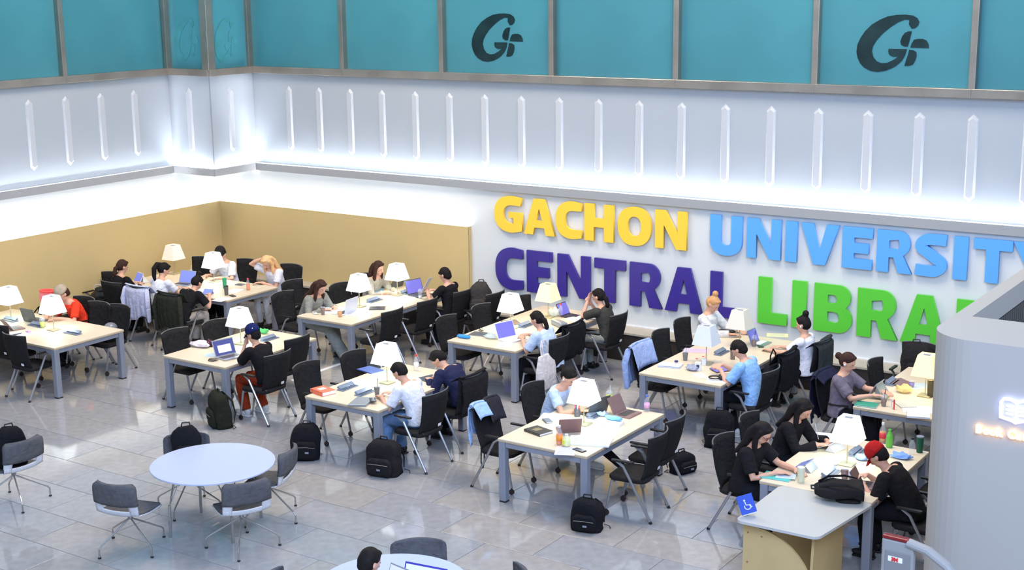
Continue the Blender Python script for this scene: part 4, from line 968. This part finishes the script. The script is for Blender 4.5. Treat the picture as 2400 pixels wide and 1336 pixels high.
# table 3
laptop(541, 838, PI/2-.22, 'open silver laptop showing a document before the navy cap', LM_silver, scr('screen_navy', (70, 74, 130)), 112, .33, .23, doc=True)
cloth_heap(468, 813, 'white and pink folded cloth beside the dark scrunchie', clr('lilac_cloth', 218, 206, 216, r=.9), .34, .16, .07, seed=5)
cloth_heap(495, 812, 'dark purple patterned pouch on the pale cloth', clr('plum', 78, 30, 48, r=.8), .14, .09, .09, 'pouch', seed=8)
bm = B(); 
for q in range(3): tube(bm, [(.06*math.cos(a*.5)*(1+q*.15), .045*math.sin(a*.5)+q*.015, .006+q*.004) for a in range(13)], .0035, 5)
o = obj('charger_cable', bm, M_blk, None); pp = P(497, 846); o.location = (pp.x, pp.y, .751); tag(o, 'coiled dark charger cable by the open silver laptop', 'cable')
paper(575, 820, .2, 'white sheet beside the hand of the navy-capped person', .26, .34); paper(500, 832, .8, 'pale blue sheet left of the silver laptop', .24, .2, m=clr('pale_blue_paper', 196, 216, 228))
power_box(632, 796, 'grey blue power box behind the navy cap'); cloth_heap(618, 782, 'bright green crumpled cloth behind the navy cap', clr('green_cloth', 96, 196, 116, r=.9), .16, .1, .07, seed=9)
# table 4
book(757, 921, PI/2-.25, 'thick orange book on the near corner of the table', clr('orange_cover', 242, 118, 84), .20, .27, .05, mark=M_white)
power_box(815, 910, 'blue power box beside the orange book'); power_box(856, 922, 'pale blue power box by the dark cup')
laptop(847, 944, PI/2+.35, 'closed pale grey laptop at the near edge', LM_silver, SC_b, 2, .33, .23)
phone(874, 938, .8, 'dark phone on the closed grey laptop', z=.03); cup(884, 928, 'dark green iced cup with a straw beside the white shirt', Q_dark, dome=False, straw=clr('straw_green', 60, 66, 60), fill=.95)
bottle(976, 869, 'clear water bottle with red cap beyond the white shirt', G_clear, K_red, None, M_paper, .033, .22)
paper(900, 874, .5, 'pale blue stack of papers below the lamp', .30, .24, m=clr('pale_blue_paper', 196, 216, 228)); book(868, 868, PI/2-.2, 'blue folder near the far left chair', clr('blue_folder', 96, 120, 190), .22, .30, .012, cat='folder')
paper(835, 897, 1.0, 'white sheet behind the blue power box'); tablet(1005, 888, 1.3, 'dark flat tablet in front of the slumped person', LM_grey, mat('screen_off', (60, 64, 70), .15), 3)
# table 5
laptop(806, 733, -PI/2+.1, 'open pale laptop seen from behind beside the long cardigan', LM_white, SC_w, 100, .33, .24)
cup(757, 738, 'brown iced coffee cup before the long grey cardigan', Q_coffee, dome=False, straw=M_blk, fill=.9); cup(797, 743, 'clear cup with amber drink at the near edge', clr('amber', 226, 150, 40, r=.2))
open_book(842, 736, .5, 'open book at the near corner of the tan panel table'); tablet(884, 724, .6, 'dark flat tablet right of the open book', LM_grey, mat('screen_off', (60, 64, 70), .15), 3)
power_box(878, 706, 'blue grey power box before the tan panel'); power_box(957, 686, 'blue grey power box under the far lamp before the tan panel')
open_book(777, 728, -.9, 'dark and white open book under the cardigan sleeve'); cloth_heap(738, 736, 'small white pencil pouch beside the brown coffee', M_white, .12, .05, .02, 'pouch', seed=4)
cloth_heap(828, 720, 'small orange fruit snack bag by the pale laptop', clr('orange_bag', 250, 176, 100), .09, .07, .06, 'snack', seed=6)
laptop(986, 692, PI/2-.22, 'open laptop with violet screen and clear cup in front', LM_grey, SC_v, 110, .34, .24); cup(985, 700, 'clear domed empty cup before the violet laptop', clr('clear_ice', 214, 220, 228), fill=.4)
paper(950, 702, .5, 'white sheet left of the violet laptop', .28, .34); paper(912, 712, .3, 'white sheet in the middle of the tan panel table', .3, .3); book(885, 681, .6, 'grey blue planner before the long-haired woman', clr('planner', 130, 160, 176), .2, .28, .014, cat='planner')
laptop(918, 672, -PI/2, 'dark laptop edge-on behind the far lit lamp', LM_grey, SC_b, 105); 
# papers in the hands of the man in black
o = obj('paper_sheet', box(B(), (0, 0, 0), (.21, .003, .28)), M_paper); o.location = (-13.34, 17.34, .985); o.rotation_euler = (.5, .1, PI/2+.35); tag(o, 'white sheet held up by the man in the black shirt', 'paper')
# table 6
pouch(1087, 793, .1, 'bright blue pencil case at the near left corner', clr('bright_blue', 52, 150, 228, r=.7)); pouch_b = None
book(1125, 784, .15, 'dark flat notebook with cables behind the blue pencil case', LM_grey, .27, .2, .012, cat='notebook')
bm = B(); 
for q in range(3): tube(bm, [(.05*math.cos(a*.55+q), .035*math.sin(a*.5), .006+.018*q*abs(math.sin(a*.3))) for a in range(12)], .003, 5)
o = obj('earphone_cable', bm, M_blk, None); pp = P(1127, 778); o.location = (pp.x, pp.y, .764); tag(o, 'tangled black cable on the dark notebook', 'cable')
laptop(1202, 797, PI/2-.28, 'open white laptop with violet screen before the lilac shirt', LM_white, SC_v, 112, .34, .24, keys=mat('pale_keys', (214, 218, 226), .4))
paper(1182, 808, .5, 'white sheet at the near edge beside the white laptop', .22, .28); cloth_heap(1150, 793, 'pale translucent plastic bag beside the open white laptop', glassy('bag_plastic', (214, 230, 232), .6), .2, .14, .06, 'plastic bag', seed=12)
book(1198, 757, .9, 'brown flat folder behind the white lamp', clr('brown_folder', 140, 118, 104), .24, .3, .01, cat='folder')
power_box(1234, 764, 'pale grey power box behind the white laptop')
p_ = P(1310, 764); o = thing('grey_case', 'long metal grey case in the middle of the table below the letters', 'case', (p_.x, p_.y, .751), PI/2-.5)
bm = B(); box(bm, (0, 0, .04), (.12, .30, .08), bev=.02); obj('case_body', bm, LM_silver, o); bm = B(); box(bm, (0, 0, .058), (.124, .304, .006), bev=.002); obj('case_seam', bm, M_alu, o)
bottle(1314, 742, 'clear plastic bottle with red cap below the letter N', G_clear, K_red); cloth_heap(1298, 742, 'round translucent plastic bag beside the clear bottle', glassy('bag_plastic', (214, 230, 232), .6), .17, .14, .12, 'plastic bag', seed=14)
laptop(1338, 742, PI/2-.10, 'open violet tablet computer before the ponytailed woman in charcoal', clr('tablet_dark', 60, 44, 50), SC_v, 118, .24, .2)
open_book(1362, 748, 1.1, 'open white notebook below the letter T')
# table 7
book(1262, 1013, PI/2-.28, 'dark textbook with brown cover print', clr('charcoal_cover', 66, 64, 58), .20, .27, .028, mark=clr('cover_tan', 140, 128, 96))
book(1283, 988, .9, 'small grey calculator near the far left edge', clr('calc_grey', 120, 126, 136), .08, .15, .018, cat='calculator'); 
bottle(1311, 1042, 'clear bottle of orange juice at the near edge', G_clear, K_white, Q_orange, clr('juice_label', 240, 150, 50), .035, .22)
p_ = P(1328, 1046); o = thing('juice_bottle', 'round yellow and white drink bottle beside the orange juice', 'bottle', (p_.x, p_.y, .751))
bm = B(); lathe(bm, [(.026, 0), (.040, .012), (.046, .05), (.038, .09), (.022, .115), (.018, .125)]); obj('bottle_body', bm, clr('milky_yellow', 232, 236, 180, r=.3), o, smooth=True)
bm = B(); box(bm, (-.012, -.043, .055), (.03, .012, .05), bev=.004); obj('label_patch', bm, clr('lemon', 226, 226, 60), o); bm = B(); lathe(bm, [(.019, .122), (.019, .138)]); obj('bottle_cap', bm, M_white, o)
laptop(1332, 1008, -2.45, 'mauve tablet computer with its back to the near edge', LM_rose, SC_w, 116, .26, .2)
paper(1325, 1058, .45, 'pale lilac sheet overhanging the near table edge', .22, .26, m=clr('lilac_paper', 206, 208, 236)); phone(1358, 1056, 1.35, 'black phone lying near the table corner')
open_book(1382, 1036, .35, 'large open textbook on the middle front table', .24, .30, .026); paper(1420, 1022, .3, 'white sheet under the right page of the open textbook')
paper(1300, 978, .3, 'white sheet before the woman in pale blue', .34, .26); 
p_ = P(1353, 976); o = thing('pen_cup', 'round mesh pen cup full of pens behind the mauve tablet', 'pen holder', (p_.x, p_.y, .751))
bm = B(); lathe(bm, [(.034, 0), (.038, .09)]); obj('cup', bm, mat('pen_cup_grey', (88, 90, 98), .5), o)
for i in range(7):
    bm = B(); a = i*.9; tube(bm, [(.012*math.cos(a), .012*math.sin(a), .05), (.03*math.cos(a), .03*math.sin(a), .14)], .0045, 6); obj('pen', bm, (K_red, K_blue, M_white, M_blk)[i % 4], o)
laptop(1384, 966, -PI/2-.3, 'dark laptop with a white cable behind the lit lamp', LM_grey, SC_b, 108, .31, .22)
power_box(1398, 974, 'light blue power box right of the middle lamp')
book(1438, 995, .12, 'stack of white notebooks under the blue pouch', M_paper, .21, .16, .035, cat='notebook'); pouch(1438, 985, .05, 'sky blue pencil pouch on the white notebooks', clr('sky_pouch', 122, 186, 222, r=.8), zp=.036)
laptop(1472, 972, PI/2-.05, 'open mauve laptop at the far right of the middle table', LM_rose, mat('screen_mauve_reflection', (128, 100, 98), .35), 118, .28, .21)  # switched-off screen; mauve colour stands in for what it reflects
bd = D = cup(1428, 948, 'green drink cup with clear dome lid and straw', Q_green, straw=M_white, fill=.95, r=.045, h=.13)
cloth_heap(1412, 975, 'crumpled pale blue earphone pouch under the cup', clr('pale_blue_cloth', 170, 196, 236, r=.8), .12, .10, .05, 'pouch', seed=17)
bottle(1516, 964, 'clear water bottle with blue cap and pink label', G_clear, K_blue, None, clr('pink_label', 232, 176, 214), .034, .20)
# table 8
laptop(1571, 858, .25, 'closed pale lilac laptop at the near left of the table', clr('pale_lilac', 206, 212, 236), SC_b, 2, .30, .21)
p_ = P(1585, 853); o = thing('round_case', 'small dark blue round case on the closed lilac laptop', 'case', (p_.x+.01, p_.y-.02, .782)); bm = B(); lathe(bm, [(.022, 0), (.026, .006), (.026, .016), (.02, .022)]); obj('case_body', bm, clr('dark_blue', 46, 52, 120), o, smooth=True); bm = B(); lathe(bm, [(.0262, .010), (.0262, .012)]); obj('case_seam', bm, M_blk, o)
cup(1606, 845, 'dark iced cup with a straw and domed lid left of the unlit lamp', Q_dark, straw=M_blk, r=.040, fill=.9)
paper(1632, 822, .35, 'pink and white papers under the near unlit lamp', .34, .22, m=clr('pink_paper', 226, 196, 226))
for (a, b, l) in ((1633, 841, 'left red round sticker on the table beside the unlit lamp'), (1648, 836, 'right red round sticker on the table beside the unlit lamp')):
    p_ = P(a, b); bm = B(); lathe(bm, [(.018, 0), (.018, .003)]); o = obj('red_disc', bm, K_red); o.location = (p_.x, p_.y, .751); tag(o, l, 'sticker')
cloth_heap(1622, 868, 'grey and white crumpled snack wrapper near the table edge', mat('wrapper_grey', (150, 156, 178), .6, var=.3, scale=30), .17, .13, .06, 'wrapper', seed=21)
p_ = P(1636, 868); o = thing('snack_box', 'white milk carton box beside the crumpled wrapper', 'box', (p_.x, p_.y, .751), .3); bm = B(); box(bm, (0, 0, .055), (.075, .05, .11), bev=.003); obj('carton', bm, M_paper, o); bm = B(); box(bm, (0, -.026, .06), (.04, .002, .04)); obj('print_patch', bm, clr('print_dark', 70, 74, 90), o)
p_ = P(1650, 855); o = thing('snack_box', 'second smaller white carton by the lamp base', 'box', (p_.x, p_.y, .751), .3); bm = B(); box(bm, (0, 0, .04), (.055, .045, .08), bev=.003); obj('carton', bm, M_paper, o)
paper(1641, 881, .9, 'folded white leaflet at the near table edge', .14, .2); paper(1680, 892, .4, 'white sheet under the black headphones', .26, .22)
tablet(1690, 868, 1.0, 'tablet lying before the man in light blue', clr('tablet_plum', 90, 70, 96), SC_v, 4)
p_ = P(1676, 889); o = thing('headphones', 'black over-ear headphones on the near edge of the table', 'headphones', (p_.x, p_.y, .754), .4)
bm = B(); tube(bm, arc3 := [(.08*math.cos(math.radians(a))-.0, .065*math.sin(math.radians(a)), .022) for a in range(30, 331, 20)], .009, 7); obj('headband', bm, M_blk, o, smooth=True)
for s in (-1, 1): bm = B(); ell(bm, (.075, s*.045, .03), (.034, .018, .03)); obj('ear_pad', bm, M_blk, o, smooth=True)
power_box(1692, 828, 'grey blue power box beside the man in light blue'); tumbler(1717, 842, 'tall grey tumbler beside the man in light blue', clr('taupe', 122, 112, 104), h=.19)
cup(1767, 812, 'iced coffee cup with dark straw right of the man in light blue', Q_coffee, straw=M_blk, r=.040, fill=.8)
laptop(1785, 806, PI/2-.05, 'violet screen tablet with keyboard before the top bun woman', LM_silver, SC_v, 112, .25, .19, keys=M_paper); phone(1782, 812, .6, 'black phone beside the coffee cup')
paper(1822, 786, .4, 'yellow notepad near the top bun woman', .3, .2, m=clr('yellow_pad', 234, 230, 170)); book(1700, 786, .5, 'dark purple closed laptop left of the far unlit lamp', clr('purple_dark', 62, 50, 82), .3, .22, .018, cat='laptop'); pouch(1704, 780, .2, 'black pouch behind the far unlit lamp', M_blk, .24, .1, .05, 'pouch', zp=.02)
phone(1750, 783, .9, 'purple phone beside the far unlit lamp', clr('purple_phone', 110, 96, 160))
# table 9
book(2031, 950, .1, 'green notebook at the near left corner under the tablet', clr('green_cover', 52, 150, 124), .26, .19, .016, cat='notebook')
tb = tablet(2052, 926, PI+1.15+.4, 'silver tablet held upright by the woman in grey', LM_silver, SC_w, 58, .27, .20, z=.02)
cup(2071, 952, 'dark iced cup with straw beside the green notebook', Q_coffee, straw=M_blk, r=.038, h=.10, fill=.9)
for (a, b, l, m) in ((2089, 958, 'white stick pen standing beside the dark iced cup', M_white), (2095, 960, 'red stick pen standing beside the white one', K_red)):
    p_ = P(a, b); bm = B(); tube(bm, [(0, 0, 0), (0, 0, .12)], .009, 8); o = obj('marker_pen', bm, m); o.location = (p_.x, p_.y, .751); tag(o, l, 'pen')
cloth_heap(2118, 920, 'clear plastic bag with yellow snacks under the yellow lamp', glassy('bag_yellow', (236, 214, 140), .7), .2, .16, .09, 'plastic bag', seed=25); power_box(2092, 898, 'pale box in the middle of the table under the yellow lamp')
p_ = P(2140, 905); cup(2136, 908, 'small dark cup with purple sleeve under the yellow lamp', clr('purple_sleeve', 96, 88, 190), dome=False, r=.04, h=.08)
tumbler(2180, 930, 'tall dark olive tumbler beside the booth edge', clr('olive', 74, 70, 48), r=.042, h=.20)
book(2108, 898, .9, 'closed grey laptop left of the yellow lamp', LM_rose, .24, .3, .015, cat='laptop')
paper(2150, 960, .4, 'white papers at the near edge beside the booth', .34, .28); book(2152, 975, .3, 'thick white book at the near edge beside the booth', M_paper, .26, .2, .02)
book(2120, 948, .7, 'pale clipboard with a black pen left of the white papers', clr('clip_grey', 200, 198, 186), .2, .28, .008, cat='clipboard'); paper(2155, 905, .6, 'pale blue sheet behind the yellow lamp', .25, .25, m=clr('pale_blue_paper', 196, 216, 228))
# table 10 and desk
tablet(1942, 1050, -PI/2-.2, 'tablet with dark screen and white folding stand before the girl writing', M_white, clr('screen_plum', 92, 88, 130, r=.15), 24, .27, .20)
bm = B(); tube(bm, [(0, 0, 0), (-.05, .01, .17)], .004, 6); o = obj('stylus', bm, M_white); p_ = P(1918, 1040); o.location = (p_.x, p_.y, .80); tag(o, 'white stylus held over the dark tablet', 'stylus')
paper(1940, 1022, .3, 'white sheets at the far left of the red cap table', .3, .2)
tablet(1882, 1098, -PI/2, 'blue and red screen tablet before the girl with glasses', LM_silver, scr('screen_mix', (96, 110, 176)), 28, .24, .17)
book(1822, 1118, .1, 'teal plastic folder at the near left corner', clr('teal_folder', 70, 190, 180), .30, .20, .012, cat='folder'); paper(1842, 1116, .3, 'pale blue papers on the teal folder', .2, .16, z=.014, m=clr('pale_blue_paper', 196, 216, 228))
tumbler(1877, 1130, 'pale cream tumbler at the edge of the accessible desk', clr('cream_tumbler', 212, 214, 186), r=.040, h=.15, lid=clr('cream_lid', 216, 218, 196))
power_box(1948, 1112, 'blue grey power box before the clear bottle'); bottle(1957, 1128, 'clear water bottle without label beside the reddish cup', G_clear, M_white, None, None, .036, .18)
cup(1979, 1126, 'reddish brown iced cup right of the clear bottle', clr('red_brown', 112, 52, 32, r=.2), dome=False, r=.042, h=.12, fill=.9)
cloth_heap(1998, 1122, 'white and blue crumpled tissue pack beside the reddish cup', clr('tissue_pack', 196, 210, 240), .13, .10, .07, 'tissue', seed=31)
power_box(2010, 1062, 'pale blue power box right of the lamp'); cloth_heap(2020, 1078, 'blue and white snack packet in front of the red cap', clr('packet', 150, 180, 236), .13, .12, .05, 'packet', seed=33)
bottle(2068, 1036, 'clear bottle with red label and amber drink beyond the red cap', G_clear, M_white, clr('amber', 226, 150, 40, r=.2), clr('red_label', 226, 60, 76), .035, .22)
bottle(2084, 1048, 'bright green bottle beyond the red cap', clr('green_bottle', 104, 190, 70, r=.25), clr('green_cap', 90, 170, 60), None, None, .036, .20)
bottle(2137, 1064, 'clear flask with dark cap at the far right corner', G_clear, M_blk, None, None, .034, .18); tumbler(2155, 1060, 'dark green tumbler with steel rim at the far right corner', clr('deep_green', 18, 90, 66), r=.040, h=.17, lid=M_alu)
cloth_heap(2112, 1074, 'blue tissue pack behind the red cap shoulder', clr('blue_pack', 120, 160, 236), .22, .14, .05, 'tissue', seed=35)
laptop(2035, 1140, PI/2+.1, 'small brown tablet with keyboard under the hands of the red cap', LM_rose, clr('brown_back', 110, 82, 70), 118, .22, .17)
# round table 2
laptop(908, 1400, math.radians(-10), 'open laptop cut off at the bottom beside the dark-haired head', LM_silver, SC_w, 110, .30, .21)
laptop(968, 1420, math.radians(8), 'larger open laptop cut off at the bottom right of the head', scr('frame_blue', (60, 60, 160), .2), SC_w, 112, .40, .27)
# ------------------------------------------------------------------ bags
F_blk = fabric('black_nylon', (26, 26, 30)); F_blk2 = fabric('black_canvas', (36, 34, 36)); F_olive = fabric('olive_panel', (36, 38, 30))
def backpack(x, y, z, rz, label, w=.30, d=.18, h=.44, m=None, lean=0, pocket=True, seed=0, tilt=0):
    t = thing('backpack', label, 'backpack', (x, y, z), rz, None); m = m or F_blk; t.rotation_euler = (lean, tilt, rz)
    bm = B(); rs = []
    for k in range(11):
        u = k/10; s = 1-.10*abs(u-.35)*1.2-(.42*(max(0, u-.72)/.28)**2); sag = noise.noise(Vector((seed, u*3, 0)))*.02
        rs.append([Vector((px*s+sag, py*s*(1-.25*u)+.0, u*h)) for px, py in rrect(w, d, .06, 5)])
    rings(bm, rs)
    for v in bm.verts:
        q = v.co*7+Vector((seed*5.3, 0, 0)); k_ = .018*min(1, v.co.z/.08+.15); v.co += Vector((noise.noise(q), noise.noise(q+Vector((9, 0, 0))), noise.noise(q+Vector((0, 9, 0)))*.6))*k_*1.6
    b = obj('bag_body', bm, m, t, smooth=True)
    if pocket:
        bm = B(); rs = []
        for k in range(7):
            u = k/6; s = 1-.5*(abs(u-.45)*1.6)**4; rs.append([Vector((px*s, -d/2+.0+py*s*.5-.01, .03+u*h*.50)) for px, py in rrect(w*.76, d*.55, .035, 4)])
        rings(bm, rs); pk = obj('front_pocket', bm, m, t, smooth=True)
        bm = B(); tube(bm, [(-w*.32, -d*.72, h*.42), (0, -d*.78, h*.45), (w*.32, -d*.72, h*.42)], .004, 5); obj('zipper', bm, M_rim, pk)
        bm = B(); box(bm, (.02, -d*.80, h*.30), (.045, .006, .02)); obj('badge', bm, M_alu, pk)
    bm = B(); tube(bm, [(-.05, d*.1, h*.97), (-.04, d*.1, h+.035), (.04, d*.1, h+.035), (.05, d*.1, h*.97)], .009, 7); obj('handle', bm, M_blk, t)
    for s in (-1, 1):
        bm = B(); tube(bm, [(s*w*.22, d*.35, h*.92), (s*w*.34, d*.62, h*.72), (s*w*.42, d*.66, h*.38), (s*w*.46, d*.46, .05)], [.022, .024, .018, .010], 7, flat=.45); obj('strap', bm, m, t)
        bm = B(); tube(bm, [(s*w*.46, d*.45, .03), (s*w*.62, d*.5, .012), (s*w*.62+.03, d*.3, .008)], .005, 5); obj('strap_end', bm, M_blk, t)
    return t
p_ = at(515, 1000, 0); backpack(p_.x, p_.y+.05, 0, -.5, 'black and olive backpack leaning on the table leg by the rust trousers', .38, .24, .48, F_olive, lean=.10, seed=1)
p_ = at(705, 1078, 0); backpack(p_.x, p_.y+.08, 0, .7, 'plain black backpack beside the near leg under the orange book', .36, .24, .44, seed=2, tilt=.08)
p_ = at(897, 1112, 0); backpack(p_.x, p_.y+.05, 0, .2, 'black backpack in front of the table of the white shirt', .42, .26, .43, F_blk2, lean=.08, seed=3)
p_ = at(1368, 1245, 0); backpack(p_.x, p_.y+.08, 0, .25, 'small black backpack below the middle front table', .34, .22, .35, seed=4, lean=.05)
p_ = at(1677, 1050, 0); backpack(p_.x, p_.y+.10, 0, .3, 'tall black backpack on the floor by the man in light blue', .38, .24, .46, seed=5)
p_ = at(1588, 1112, 0); backpack(p_.x, p_.y+.12, 0, 1.2, 'black bag on the floor behind the front right chair', .32, .2, .24, seed=6)
backpack(-5.47, 17.60, .478, .35, 'big black backpack standing on a chair below the letter A', .36, .24, .56, F_blk2, seed=7, lean=-.05)
backpack(-12.52, 17.66, .478, .3, 'large dark grey backpack standing on a chair by the tan panel end', .34, .24, .58, fabric('grey_nylon', (62, 58, 56)), seed=8, lean=-.10)
backpack(-11.34, 10.27, .46, .8, 'black backpack on the shell chair behind the round table', .34, .2, .46, seed=9, lean=-.12)
backpack(-13.10, 9.26, .46, 1.3, 'black bag on the shell chair at the left edge', .34, .2, .44, seed=10)
t = thing('handbag', 'shiny black handbag with pale ring handles before the tan wall', 'handbag', (-18.60, 15.18, .478), .6)
bm = B(); ell(bm, (0, 0, .13), (.20, .11, .13)); ell(bm, (0, 0, .24), (.13, .08, .07)); obj('bag_body', bm, mat('shiny_black', (22, 22, 24), .2), t, smooth=True)
for s in (-1, 1):
    bm = B(); tube(bm, [(s*.035+.075*math.cos(math.radians(a)), s*.05, .29+.06*math.sin(math.radians(a))) for a in range(-30, 211, 20)], .010, 7); obj('ring_handle', bm, mat('pale_ring', (196, 190, 184), .3), t, smooth=True)
p_ = at(1955, 1178); b_ = backpack(-4.78, 12.52, .765, 1.25, 'black backpack lying flat across the two joined tables', .32, .15, .46, F_blk2, seed=12); b_.rotation_euler = (PI/2, 0, -1.15); b_.location = (-4.34, 12.52, .85)
bm = B(); box(bm, (0, 0, .11), (.24, .15, .17), bev=.045); o = thing('pink_bag', 'pink bag with a bright red rim behind the red-shirted person', 'bag', (-17.98, 13.62, .478+.40), .3); obj('bag_body', bm, clr('pink_bag', 236, 130, 140, r=.7), o, smooth=True)
bm = B(); tube(bm, [(.115*math.cos(math.radians(a)), .07*math.sin(math.radians(a)), .20) for a in range(0, 361, 24)], .02, 7); obj('bag_rim', bm, clr('coral_rim', 240, 84, 76, r=.7), o, smooth=True)
backpack(-17.98, 13.55, .478, 2.9, 'black bag under the pink one behind the red-shirted person', .30, .20, .39, seed=15, pocket=False)
backpack(-16.60, 13.60, .478, 3.0, 'dark bag on the chair by the left table under a grey helmet', .32, .22, .14, seed=13)
bm = B(); 
ell(bm, (0, 0, .08), (.095, .11, .085)); o = obj('grey_helmet', bm, mat('helmet_grey', (120, 122, 132), .3)); o.location = (-16.50, 13.58, .60); tag(o, 'shiny grey helmet on the dark bag by the left table', 'helmet')
# draped clothes over backrests, chair local frame (facing +y)
def drape(x, y, face, label, m, width=.50, front=.20, backl=.42, seed=0, name='draped_jacket', cat='jacket', x0=0, top=.975, sleeve=False):
    rz = {'E': -PI/2, 'W': PI/2, 'N': 0, 'S': PI}[face] if isinstance(face, str) else face
    t = thing(name, label, cat, (x, y, 0), rz)
    prof = []
    for k in range(7): u = k/6; prof.append((-.305+.10*(1-u)+.015, top-front*(1-u)))
    for a in (30, 90, 150): prof.append((-.33-.028*math.cos(math.radians(a))*-1*-1, top+.012*math.sin(math.radians(a))))
    prof2 = []
    for k in range(1, 12): u = k/11; prof2.append((-.375-.03*math.sin(u*2.5)+.06*u, top-backl*u))
    pr = prof+prof2; nu = 26; bm = B(); outer = []
    for j, (yy, zz) in enumerate(pr):
        row = []; fall = max(0, (j-8))/12
        for i in range(nu+1):
            u = -1+2*i/nu; f = math.sin(u*9+seed+fall*1.5)*.020*fall + noise.noise(Vector((u*2.5, j*.3, seed)))*.02*fall
            wx = width/2*(1-.10*fall*math.sin(seed)+.05*math.sin(j*.7+seed)*fall)
            zt = zz-(.05*abs(u)**3*fall)-(noise.noise(Vector((u*1.6, seed, 2)))*.10*fall*fall); yb = .045*u*u
            row.append(bm.verts.new(Vector((x0+u*wx, yy+yb-abs(f)*1.2-.004, zt))))
        outer.append(row)
    for j in range(len(pr)-1):
        for i in range(nu): bm.faces.new((outer[j][i], outer[j][i+1], outer[j+1][i+1], outer[j+1][i]))
    o = obj('cloth', bm, m, t, smooth=True); md = o.modifiers.new('s', 'SOLIDIFY'); md.thickness = .008; md.offset = 1
    if sleeve:
        for s in (-1, 1):
            bm = B(); tube(bm, [(x0+s*width*.46, -.33, top-.06), (x0+s*(width*.52), -.36, top-.22), (x0+s*(width*.50), -.34, top-backl*1.05)], [.045, .05, .038], 10, True, flat=.6); obj('sleeve', bm, m, t, smooth=True)
    return t
drape(-17.42, 15.24, 'N', 'white shirt draped over the chair of the ponytailed woman', fabric('white_linen', (206, 208, 232)), .56, .12, .52, 1.3, sleeve=True)
drape(-16.54, 15.12, 'N', 'dark green coat draped over the hunched person\'s chair', fabric('dark_green_coat', (48, 50, 40)), .56, .15, .58, 2.2, sleeve=True)
drape(-8.67, 12.69, 'E', 'pale blue shirt hung over the left half of a chair', fabric('powder_blue', (160, 190, 232)), .24, .14, .40, .7, x0=.14)
drape(-8.67, 12.69, 'E', 'dark charcoal jacket hung beside the pale blue shirt', fabric('charcoal_jacket', (46, 44, 52)), .27, .25, .34, 3.1, x0=-.12)
drape(-8.39, 15.93, 'E', 'light blue jacket with navy stripe draped over a chair', fabric('blue_jacket', (156, 176, 220)), .54, .30, .52, 4.0, sleeve=True)
drape(-7.14, 16.60, 'W', 'black coat draped over the chair behind the light blue shirt', F_blk, .56, .15, .50, 5.0)
drape(-10.04, 13.56, 'W', 'black coat over the chair back of the slumped person', F_blk2, .54, .06, .42, 6.0)
drape(-10.33, 16.44, 'W', 'black coat hung over the chair next to the tote bag', F_blk, .54, .12, .46, 7.0)
drape(-6.96, 17.38, 'W', 'dark grey jacket with hood on the top bun woman\'s chair', fabric('dark_grey_jacket', (56, 58, 60)), .54, .08, .55, 8.0)
drape(-5.80, 15.88, 'E', 'navy coat on the chair of the woman in grey', fabric('navy_coat', (34, 36, 60)), .54, .08, .56, 9.0)
# tote bag on the chair of the woman in lilac
t = thing('tote_bag', 'cream canvas tote bag hanging by its handles from a chair', 'tote bag', (-10.28, 15.45, .13), PI/2)
M_tote = fabric('cream_canvas', (218, 210, 208))
bm = B(); rs = []
for z, w_, d_ in ((.36, .16, .05), (.34, .19, .07), (.52, .18, .055), (.66, .165, .02)): pass
rings(bm, [[Vector((px+.02, -.40+py, z)) for px, py in rrect(w_*2, d_*2, d_*.9, 4)] for z, w_, d_ in ((.14, .20, .03), (.17, .22, .055), (.42, .21, .05), (.62, .18, .018), (.63, .175, .014))]); obj('bag_body', bm, M_tote, t, smooth=True)
for yy in (-.415, -.385):
    bm = B(); tube(bm, [(-.07, yy, .62), (-.06, yy+.02, .74), (-.03, -.36, .82), (.06, -.36, .82), (.09, yy+.02, .74), (.10, yy, .62)], .011, 7, flat=.5); obj('handle', bm, M_tote, t)
# black bag with a carrying handle behind the light blue shirt
t = thing('shoulder_bag', 'black shoulder bag with raised loop handle on the draped chair', 'bag', (-7.10, 16.48, 0), PI/2)
bm = B(); rings(bm, [[Vector((px, -.10+py, z)) for px, py in rrect(w_, .16, .05, 4)] for z, w_ in ((.48, .30), (.52, .34), (.72, .34), (.80, .26))]); obj('bag_body', bm, F_blk, t, smooth=True)
bm = B(); tube(bm, [(-.09, -.10, .79), (-.08, -.10, .93), (0, -.10, 1.0), (.08, -.10, .93), (.09, -.10, .79)], .010, 7); obj('handle', bm, F_blk, t)
# long black strap under the jacket chair
bm = B(); tube(bm, [(-.03, -.32, .50), (-.035, -.33, .22), (-.005, -.33, .14), (.03, -.33, .22), (.03, -.32, .50)], .010, 6, flat=.5); o = obj('bag_strap', bm, M_blk); o.location = (-8.67, 12.69, 0); o.rotation_euler = (0, 0, -PI/2); tag(o, 'black strap loop hanging below the charcoal jacket', 'strap')
# white earbuds and glasses frames
